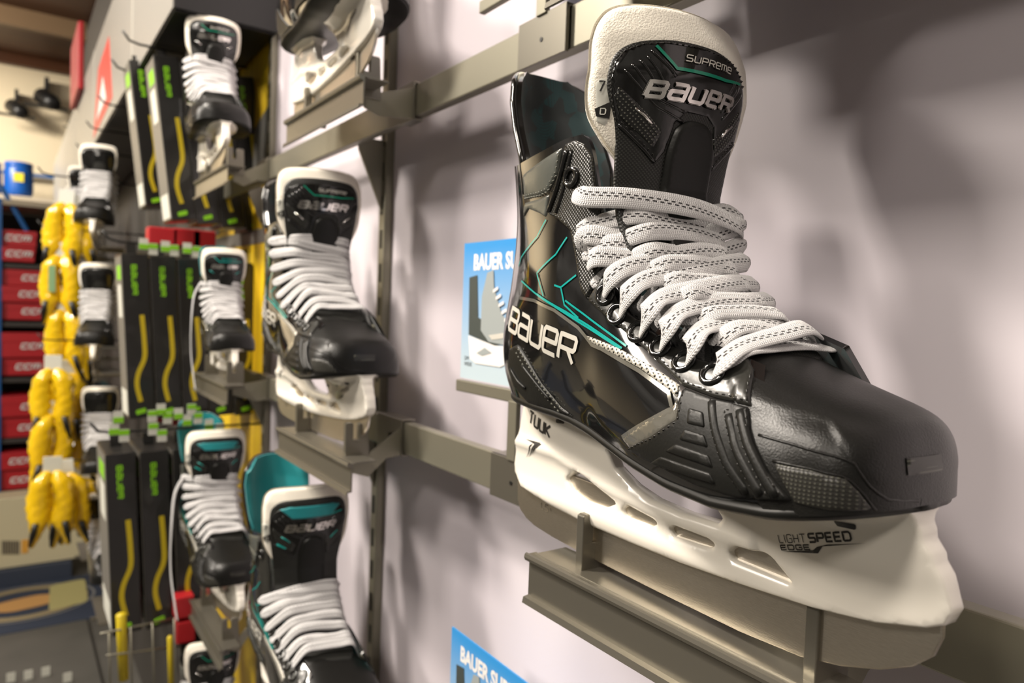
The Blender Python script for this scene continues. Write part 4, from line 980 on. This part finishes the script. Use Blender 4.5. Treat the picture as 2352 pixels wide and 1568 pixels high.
# ------------------------------------------------------------------ hanging narrow boxes
M['boxblack'] = mat('black_printed_carton', (.014, .013, .012), .35, coat=.3); M['boxside'] = mat('grey_carton_side', (.16, .15, .13), .45)
M['lime'] = mat('lime_print', (.22, .55, .01), .45); M['yel'] = mat('yellow_print', (.50, .38, .01), .45)
def narrow_box(W_=.047, D_=.10, H_=.325):
    r = empty('hanging_box'); r['label'] = 'x'; r['category'] = 'box'; r['group'] = 'narrow black boxes hanging in rows'
    mb = MB().box((0, 0, -H_), (W_, D_, 0), .0015); c = mb.build('carton', M['boxblack'], r)
    MB().box((-.0006, .002, -H_ + .004), (.0002, D_ - .002, -.004)).build('side_face', M['boxside'], c)
    MB().box((-.0010, .01, -H_ + .006), (-.0005, D_ - .012, -H_ + .055)).build('side_label', M['lens'], c)
    MB().box((-.0010, .02, -.125), (-.0005, D_ - .03, -.060)).build('side_label', M['lens'], c)
    MB().box((-.0010, .015, -.050), (-.0005, D_ - .03, -.022)).build('side_mark', M['lime'], c)
    f = lambda u, v: (Vector((u, -.0002, v)), Vector((0, -1, 0)))
    ribbons('vertical_lettering', word('BaUeR', (.017, -.022), -PI / 2, .0088, .0078, .0035), .0026, f, .0005, M['lime'], c)
    cur = cat1([(.031, -.12), (.033, -.17), (.032, -.205), (.020, -.235), (.0165, -.260), (.022, -.292)], 6)
    ribbons('yellow_curve', [cur], .0085, f, .0005, M['yel'], c, step=.004)
    mb = MB(); mb.prism(round_poly([(.012, -.309), (.030, -.305), (.031, -.314), (.013, -.318)], .003), lambda p: (p[0], -.0008, p[1]), lambda p: (p[0], 0, p[1])); mb.build('oval_mark', M['lime'], c)
    mb = MB().box((W_ * .3, D_ * .45, 0), (W_ * .7, D_ * .47, .022)); mb.build('hang_tab', M['boxblack'], r)
    return r
proto = narrow_box(); first = [True]
def put_box(x, y, z, lean, label):
    o = proto if first[0] else copy_tree(proto); first[0] = False
    o.location = (x, y, R_(z)); o.rotation_euler = (0, lean, 0); o['label'] = label; return o
ords = ['leftmost', 'second from the left', 'third from the left', 'fourth from the left', 'rightmost']
for i in range(5): put_box(.178 + i * .0505, 1.58, .082 - .001 * i, -.055, 'tall narrow black box, %s in the middle hanging row' % ords[i])
for i in range(4): put_box(.232 + i * .049, 1.60, .480 - .003 * i, -.12, 'tall narrow black box, %s in the front top hanging row' % ['leftmost', 'second', 'third', 'last'][i])
put_box(.218, 1.84, .530, -.12, 'tall narrow black box hanging alone behind the top row, at its left')
for i in range(3): o = put_box(.150 + i * .0585, 1.53, -.300, -.045, 'tall narrow black box, %s in the bottom hanging row' % ['left one', 'middle one', 'right one'][i]); o.scale = (1.09, 1.6, 1.09)
# hooks and tags
def hook(y, z, x0, label):
    mb = MB(); pts = [(XW, y, R_(z)), (x0 + .03, y, R_(z)), (x0 + .012, y, R_(z) + .004), (x0, y, R_(z) + .020)]; mb.tube(pts, .0025, 6)
    o = mb.build('display_hook', M['black'], None, smooth=True); tag(o, label, 'hook', 'display hooks of the hanging boxes'); return o
for y, z, x0, l in ((1.66, .512, .185, 'nearest curved hook over the top hanging boxes'), (1.90, .520, .19, 'second curved hook behind the top hanging boxes'), (2.2, .505, .19, 'third curved hook against the grey header'), (2.55, .505, .19, 'fourth curved hook against the grey header'), (2.95, .505, .19, 'farthest curved hook against the grey header'), (1.63, .108, .15, 'hook of the middle row of hanging boxes'), (1.47, -.248, .12, 'hook of the bottom row of hanging boxes')): hook(y, z, x0, l)
k = 0
for (px, py, Y) in [(330, 560, 1.55), (352, 572, 1.55), (380, 566, 1.55), (400, 575, 1.55), (430, 570, 1.55), (452, 578, 1.55), (262, 985, 1.42), (285, 1000, 1.42), (272, 958, 1.42), (350, 955, 1.5), (370, 940, 1.5), (385, 960, 1.5), (410, 950, 1.5), (352, 985, 1.42), (430, 965, 1.5), (455, 960, 1.5), (480, 975, 1.5), (372, 1000, 1.42), (505, 985, 1.5), (440, 940, 1.5)]:
    c = on_y(px, py, Y); e_ = empty('price_tag', tuple(c)); tag(e_, 'small lime and white price tag over the %s row of black boxes' % ('middle' if py < 700 else 'bottom'), 'price tag', 'lime price tags ' + ('middle row' if py < 700 else 'bottom row'))
    MB().box((-.008, -.0006, -.011), (.008, .0006, .011)).build('tag_card', M['lens'], e_); MB().box((-.008, -.0014, .001 if k % 2 else -.010), (.008, -.0007, .010 if k % 2 else .0)).build('tag_stripe', M['lime'], e_); k += 1
def simple_box(name, p0, p1, m, label, cat, group=None, bev=.003):
    o = MB().box(p0, p1, bev).build(name, m); tag(o, label, cat, group); return o
# red packs behind, over the middle row
for i, (px, py, w_, Y) in enumerate(((375, 545, .06, 1.75), (430, 548, .06, 1.75), (470, 552, .05, 1.75), (385, 945, .05, 1.62), (420, 952, .04, 1.62), (425, 1395, .035, 1.50), (428, 1452, .035, 1.50))):
    c = on_y(px, py, Y); simple_box('red_pack', (c[0] - w_ / 2, Y, c[2] - .022), (c[0] + w_ / 2, Y + .04, c[2] + .022), M['red'], 'small red pack hanging %s' % ['above the middle boxes, at the left', 'above the middle boxes, at the centre', 'above the middle boxes, by the youth skate', 'under the middle boxes, at the left', 'under the middle boxes, at the right', 'beside the right bottom box', 'lowest, under the right bottom box'][i], 'pack', 'small red packs')
# lower basket with yellow tube
for i, (px, y0, y1) in enumerate(((278, 1408, 1500), (390, 1460, 1550))):
    a, b_ = on_y(px, y0, 1.45), on_y(px + (6 if i == 0 else 4), y1 + 60, 1.45); mb = MB(); mb.tube([tuple(a), tuple(a * .98 + b_ * .02), tuple(b_)], [.006, .009, .0085] if i == 0 else [.003, .005, .005], 12); o = mb.build('yellow_tube', M['yel'], None, True); tag(o, ['yellow tube standing under the left bottom box', 'thin yellow tube in the wire basket'][i], 'tube')
mb = MB()
for (pa, pb) in (((230, 1455), (420, 1415)), ((245, 1505), (440, 1480))): mb.tube([tuple(on_y(*pa, 1.42)), tuple(on_y(*pb, 1.42 + .1))], .002, 6)
for px in (250, 300, 350, 400): mb.tube([tuple(on_y(px, 1450 - (px - 250) * .2, 1.44)), tuple(on_y(px + 4, 1600, 1.44))], .0016, 6)
o = mb.build('wire_basket', M['rail'], None, True); tag(o, 'grey wire basket front under the bottom hanging boxes', 'wire basket')
# ------------------------------------------------------------------ yellow blade guards in hanging packs
M['guard'] = mat('yellow_shiny_plastic', (.78, .50, .006), .2, coat=.8, bump=.6, bscale=60, bdist=.004)
def guards(n=2):
    r = empty('blade_guard_pack'); r['category'] = 'blade guards'; r['group'] = 'yellow blade guards hanging in a column'
    for s in (-1, 1)[:n]:
        P = cat1([(s * .010, 0, .005), (s * .024, 0, -.03), (s * .027, 0, -.075), (s * .024, 0, -.115), (s * .030, 0, -.150), (s * .038, 0, -.185)], 5); m_ = len(P); V = []; F = []; n_ = 16
        for i, p in enumerate(P):
            t = i / (m_ - 1); rr = .024 * min(1, (t * 5 + .25)) * (1 if t < .62 else max(.12, 1 - (t - .62) / .42))
            for k_ in range(n_):
                a = 2 * PI * k_ / n_; q = rr * (1 + .22 * math.sin(3 * a + t * 19 + s) * math.sin(t * 31 + a)); V.append((p[0] + math.cos(a) * q, p[1] + math.sin(a) * q * .8, p[2]))
        mb = MB(); mb.add(V, [(i * n_ + k_, i * n_ + (k_ + 1) % n_, (i + 1) * n_ + (k_ + 1) % n_, (i + 1) * n_ + k_) for i in range(m_ - 1) for k_ in range(n_)] + [tuple(range(n_)), tuple((m_ - 1) * n_ + k_ for k_ in range(n_))])
        g = mb.build('blade_guard', M['guard'], r, True)
        MB().tube([(s * .030, -.018, -.12), (s * .036, -.013, -.15), (s * .042, -.004, -.18)], [.007, .007, .003], 8).build('black_tip', M['black'], g, True)
    MB().box((-.02, -.002, .0), (.02, .002, .040), .001).build('header_card', M['lens'], r)
    return r
gp = guards(); first = [True]
gl = [(152, 470, 2.6, 'topmost of the column, by the blue barrel'), (185, 480, 2.9, 'topmost at the right, beside the lace cluster'), (140, 590, 2.6, 'second from the top of the column'), (150, 715, 2.6, 'third from the top, beside the red boxes'), (186, 735, 2.9, 'third level, set back at the right'), (122, 850, 2.5, 'large one at mid height, at the left'), (155, 860, 2.6, 'large one at mid height, at the right'), (125, 955, 2.5, 'fifth level, over the green card'), (165, 965, 2.62, 'fifth level, set back at the right'), (120, 1085, 2.4, 'lowest at the left, with long tips'), (150, 1090, 2.45, 'lowest at the right, with long tips'), (188, 1100, 2.6, 'lowest and smallest, beside the grey box side')]
for px, py, Y, l in gl:
    o = gp if first[0] else copy_tree(gp); first[0] = False
    c = on_y(px, py, Y); o.location = tuple(c); s = 1.12 if py < 900 else 1.15; o.scale = (s, s, s); o.rotation_euler = (0, random.uniform(-.1, .1), random.uniform(-.5, .5)); o['label'] = 'pair of yellow blade guards, ' + l
for i, (px, py) in enumerate(((122, 640), (105, 1005), (160, 1010))):
    c = on_y(px, py, 2.58); simple_box('green_card', (c[0] - .012, 2.58, c[2] - .04), (c[0] + .006, 2.582, c[2] + .04), mat('pale_green_card', (.25, .42, .22), .5), ['pale green card beside the second yellow guards', 'green card hanging at the left of the lower guards', 'green card hanging at the right of the lower guards'][i], 'card', None, .0005)
for i, (z, Y) in enumerate(((.36, 2.62), (.20, 2.62), (.03, 2.62), (-.14, 2.55), (-.32, 2.62), (-.50, 2.5))): hook(Y, z, .07, 'long hook holding the yellow blade guards, level %s from the top' % ['one', 'two', 'three', 'four', 'five', 'six'][i])
# ------------------------------------------------------------------ stock rack with red cartons
YR = 4.6
def edge(px, py, Y=YR): return on_y(px, py, Y)
rk = empty('stock_rack', (-.3, YR + .3, 0)); tag(rk, 'dark stock rack with a blue upright at the left edge, full of red cartons', 'rack')
def part_box(name, p0, p1, m, r): 
    o = MB().box([p0[i] - r.location[i] for i in range(3)], [p1[i] - r.location[i] for i in range(3)], .002).build(name, m, r); return o
M['blue'] = mat('blue_steel', (.01, .09, .28), .4); M['rackboard'] = mat('dark_board', (.035, .03, .026), .6)  # dark board colour of the rack's shelves and back
for y in (612, 745, 872, 1010, 1128): z = edge(50, y)[2]; part_box('shelf_board', (-.9, YR - .02, z - .012), (.26, YR + .5, z + .012), M['rackboard'], rk)
part_box('back_board', (-.9, YR + .5, .1), (.26, YR + .52, 1.95), M['rackboard'], rk)
part_box('upright', (-.055, YR - .035, .05), (-.030, YR - .01, 1.98), M['blue'], rk)
a, b_ = edge(0, 425), edge(62, 530); MB().tube([tuple(a - np.array(rk.location)), tuple(b_ - np.array(rk.location))], .012, 6).build('brace', M['blue'], rk)
z = edge(0, 463)[2]; part_box('top_board', (-.9, YR - .03, z - .015), (.26, YR + .5, z + .01), mat('pale_board', (.35, .30, .22), .6), rk)
rb = [(533, 570, 84), (570, 604, 80), (623, 660, 108), (660, 697, 114), (697, 737, 114), (765, 822, 106), (822, 862, 106), (907, 955, 112), (955, 1002, 100), (1035, 1075, 92), (1075, 1120, 88)]
on_ = ['on the top shelf, upper one', 'on the top shelf, lower one', 'on the second shelf, topmost', 'on the second shelf, middle', 'on the second shelf, bottom', 'on the third shelf, upper one', 'on the third shelf, lower one', 'on the fourth shelf, upper one', 'on the fourth shelf, lower one', 'on the bottom shelf, upper one', 'on the bottom shelf, lower one']
for i, (t, bt, xr) in enumerate(rb):
    y0 = YR - .01 - .02 * (i % 2); p, q = edge(xr, t, y0), edge(xr, bt, y0); zt, zb = p[2], q[2] + .003
    r = empty('red_carton', (p[0], y0, zb)); tag(r, 'red shoe carton with white letters %s' % on_[i], 'carton', 'red cartons on the stock rack')
    MB().box((-.34, 0, 0), (0, .30, zt - zb), .004).build('carton_body', M['red'], r)
    MB().box((-.343, -.003, (zt - zb) * .62), (.003, .303, zt - zb + .001), .002).build('carton_lid', M['red'], r)
    f = lambda u, v: (Vector((u, -.0045, v)), Vector((0, -1, 0)))
    ribbons('lettering', word('CCM', (-.135 + .012 * (i % 3), (zt - zb) * .38), 0, .028, .024, .008, .3), .0075, f, .001, M['whiteprint'], r, step=.02)
# barrel, spotlights
def barrel(px0, px1, y0, y1, Y, label):
    a, b_ = on_y(px0, y0, Y), on_y(px1, y1, Y); cx_ = (a[0] + b_[0]) / 2; rr = abs(b_[0] - a[0]) / 2; H_ = a[2] - b_[2]
    r = empty('plastic_barrel', (cx_, Y, b_[2])); tag(r, label, 'barrel', 'blue barrels on the shelf')
    mb = MB().lathe([(rr * .86, 0), (rr * .95, .02), (rr, H_ * .2), (rr, H_ * .75), (rr * .93, H_ * .86), (rr * .98, H_ * .9), (rr * .98, H_ * .98), (rr * .9, H_)], n=32); mb.build('barrel_body', mat('blue_plastic', (.004, .08, .36), .35), r, True)
    MB().box((-rr * .35, -rr * 1.03, H_ * .40), (rr * .32, -rr * .9, H_ * .66)).build('barrel_label', mat('yellow_label', (.7, .6, .03), .5), r); return r
barrel(8, 77, 370, 455, 6.6, 'blue plastic barrel with a yellow label on the high shelf')
barrel(-58, 4, 368, 455, 6.6, 'blue plastic barrel cut by the left edge')
a, b_ = on_y(-60, 456, 6.6), on_y(150, 470, 6.6); o = MB().box((-1.2, 6.4, b_[2] - .02), (a[0] + 1.0, 6.95, on_y(40, 456, 6.6)[2])).build('wall_shelf', mat('pale_shelf', (.5, .43, .32), .6)); tag(o, 'pale shelf board on the cream back wall under the barrels', 'shelf')
a = on_y(110, 405, 6.9); o = MB().box((a[0] - .3, 6.92, a[2] - .012), (a[0] + .3, 6.95, a[2] + .012)).build('blue_rail', M['blue']); tag(o, 'thin blue rail on the cream wall beside the barrel', 'rail')
def spot(px, py, label, s=1):
    c = on_y(px, py, 6.8); r = empty('spotlight', (c[0], 6.8, c[2])); tag(r, label, 'spotlight', 'black spotlights on the back wall'); r.scale = (s, s, s)
    mb = MB(); mb.lathe([(.04, -.09), (.055, -.05), (.055, .06), (.035, .09)], n=16, axis='y'); o = mb.build('lamp_housing', M['black'], r, True); o.rotation_euler = (.5, 0, .6)
    MB().box((-.012, .04, -.02), (.012, .2, .16)).build('wall_arm', M['black'], r); MB().box((-.13, -.02, -.06), (.12, .02, -.045)).build('barn_door', M['black'], r)
spot(38, 250, 'black spotlight on the cream wall, the left one'); spot(108, 228, 'black spotlight on the cream wall, the right one', 1.15); spot(168, 285, 'small black spotlight beside the header end', .5)
# cream carton, navy mat
c0 = on_y(0, 1145, 4.4); r = empty('cream_carton', (-.25, 4.4, .092)); tag(r, 'big cream carton standing on the navy platform behind the mat', 'carton')
zt = on_y(60, 1140, 4.4)[2]; MB().box((-.45, 0, 0), (.62, .16, zt - .092), .004).build('carton_body', mat('cream_carton', (.58, .52, .34), .6), r)
mb = MB()
for k in range(7): a = on_y(4 + k * 6, 1270, 4.395); mb.box((a[0] + .25, -.002, a[2] - .10), (a[0] + .258, 0, a[2] - .03))
o = mb.build('printed_bars', M['greyink'], r); o['kind'] = 'stuff'
a = on_y(55, 1250, 4.39); MB().box((a[0] + .24, -.003, a[2] - .14), (a[0] + .268, 0, a[2] - .07)).build('orange_mark', mat('orange_print', (.7, .35, .05), .5), r)
pm = MB().box((-1.4, 4.36, 0), (.28, 4.56, .090), .003).build('platform', mat('navy_platform', (.03, .04, .065), .7)); tag(pm, 'low navy platform under the cream carton', 'platform')
m_ = mat('navy_mat', (.025, .035, .062), .8)
r = empty('floor_mat', (.07, 4.30, 0)); tag(r, 'navy floor mat with a gold round crest', 'mat'); MB().box((-1.2, -.55, 0), (.34, .05, .012), .003).build('mat_body', m_, r)
def ring(r0, r1, m__, z, n=40, sx=1):
    V = [(math.cos(2 * PI * i / n) * q * 1.25, math.sin(2 * PI * i / n) * q - .22, z) for q in (r0, r1) for i in range(n)]; return mesh_of('ring', V, [(i, (i + 1) % n, n + (i + 1) % n, n + i) for i in range(n)])
gold = mat('dull_gold_print', (.30, .24, .13), .6); link('crest_ring', ring(.165, .21, gold, .0135), gold, r, False); link('crest_ring', ring(.225, .235, gold, .0136), mat('grey_ring', (.2, .2, .2), .6), r, False)
mb = MB(); mb.prism(round_poly([(-.14, -.05), (-.05, -.09), (.08, -.07), (.15, -.02), (.13, .05), (.05, .08), (-.06, .06), (-.14, .03)], .03), lambda p: (p[0], p[1] - .22, .0125), lambda p: (p[0], p[1] - .22, .0145)); mb.build('crest_centre', mat('orange_crest', (.55, .30, .10), .6), r)
mb = MB(); mb.prism(round_poly([(.15, -.16), (.42, -.13), (.44, .20), (.18, .18)], .04), lambda p: (p[0] * .6, p[1] - .22, .0125), lambda p: (p[0] * .6, p[1] - .22, .016)); mb.build('yellow_patch', mat('pale_yellow_patch', (.42, .38, .16), .6), r)
o = MB().box((-1.3, 2.6, 0), (.30, 3.72, .02), .004).build('low_plinth', M['floor']); tag(o, 'low dark grey plinth at the lower left corner', 'plinth')
for i, (px, py) in enumerate(((105, 1552), (65, 1560), (155, 1566), (25, 1566))):
    c = on_z(px, py, .02); o = MB().box((c[0] - .014, c[1], .02), (c[0] + .014, c[1] + .003, .055)).build('price_card', M['lens']); tag(o, 'small white price card at the bottom left, %s' % ['the brightest of them', 'between two others', 'nearest the skates', 'at the frame edge'][i], 'price card', 'white price cards at the bottom left')
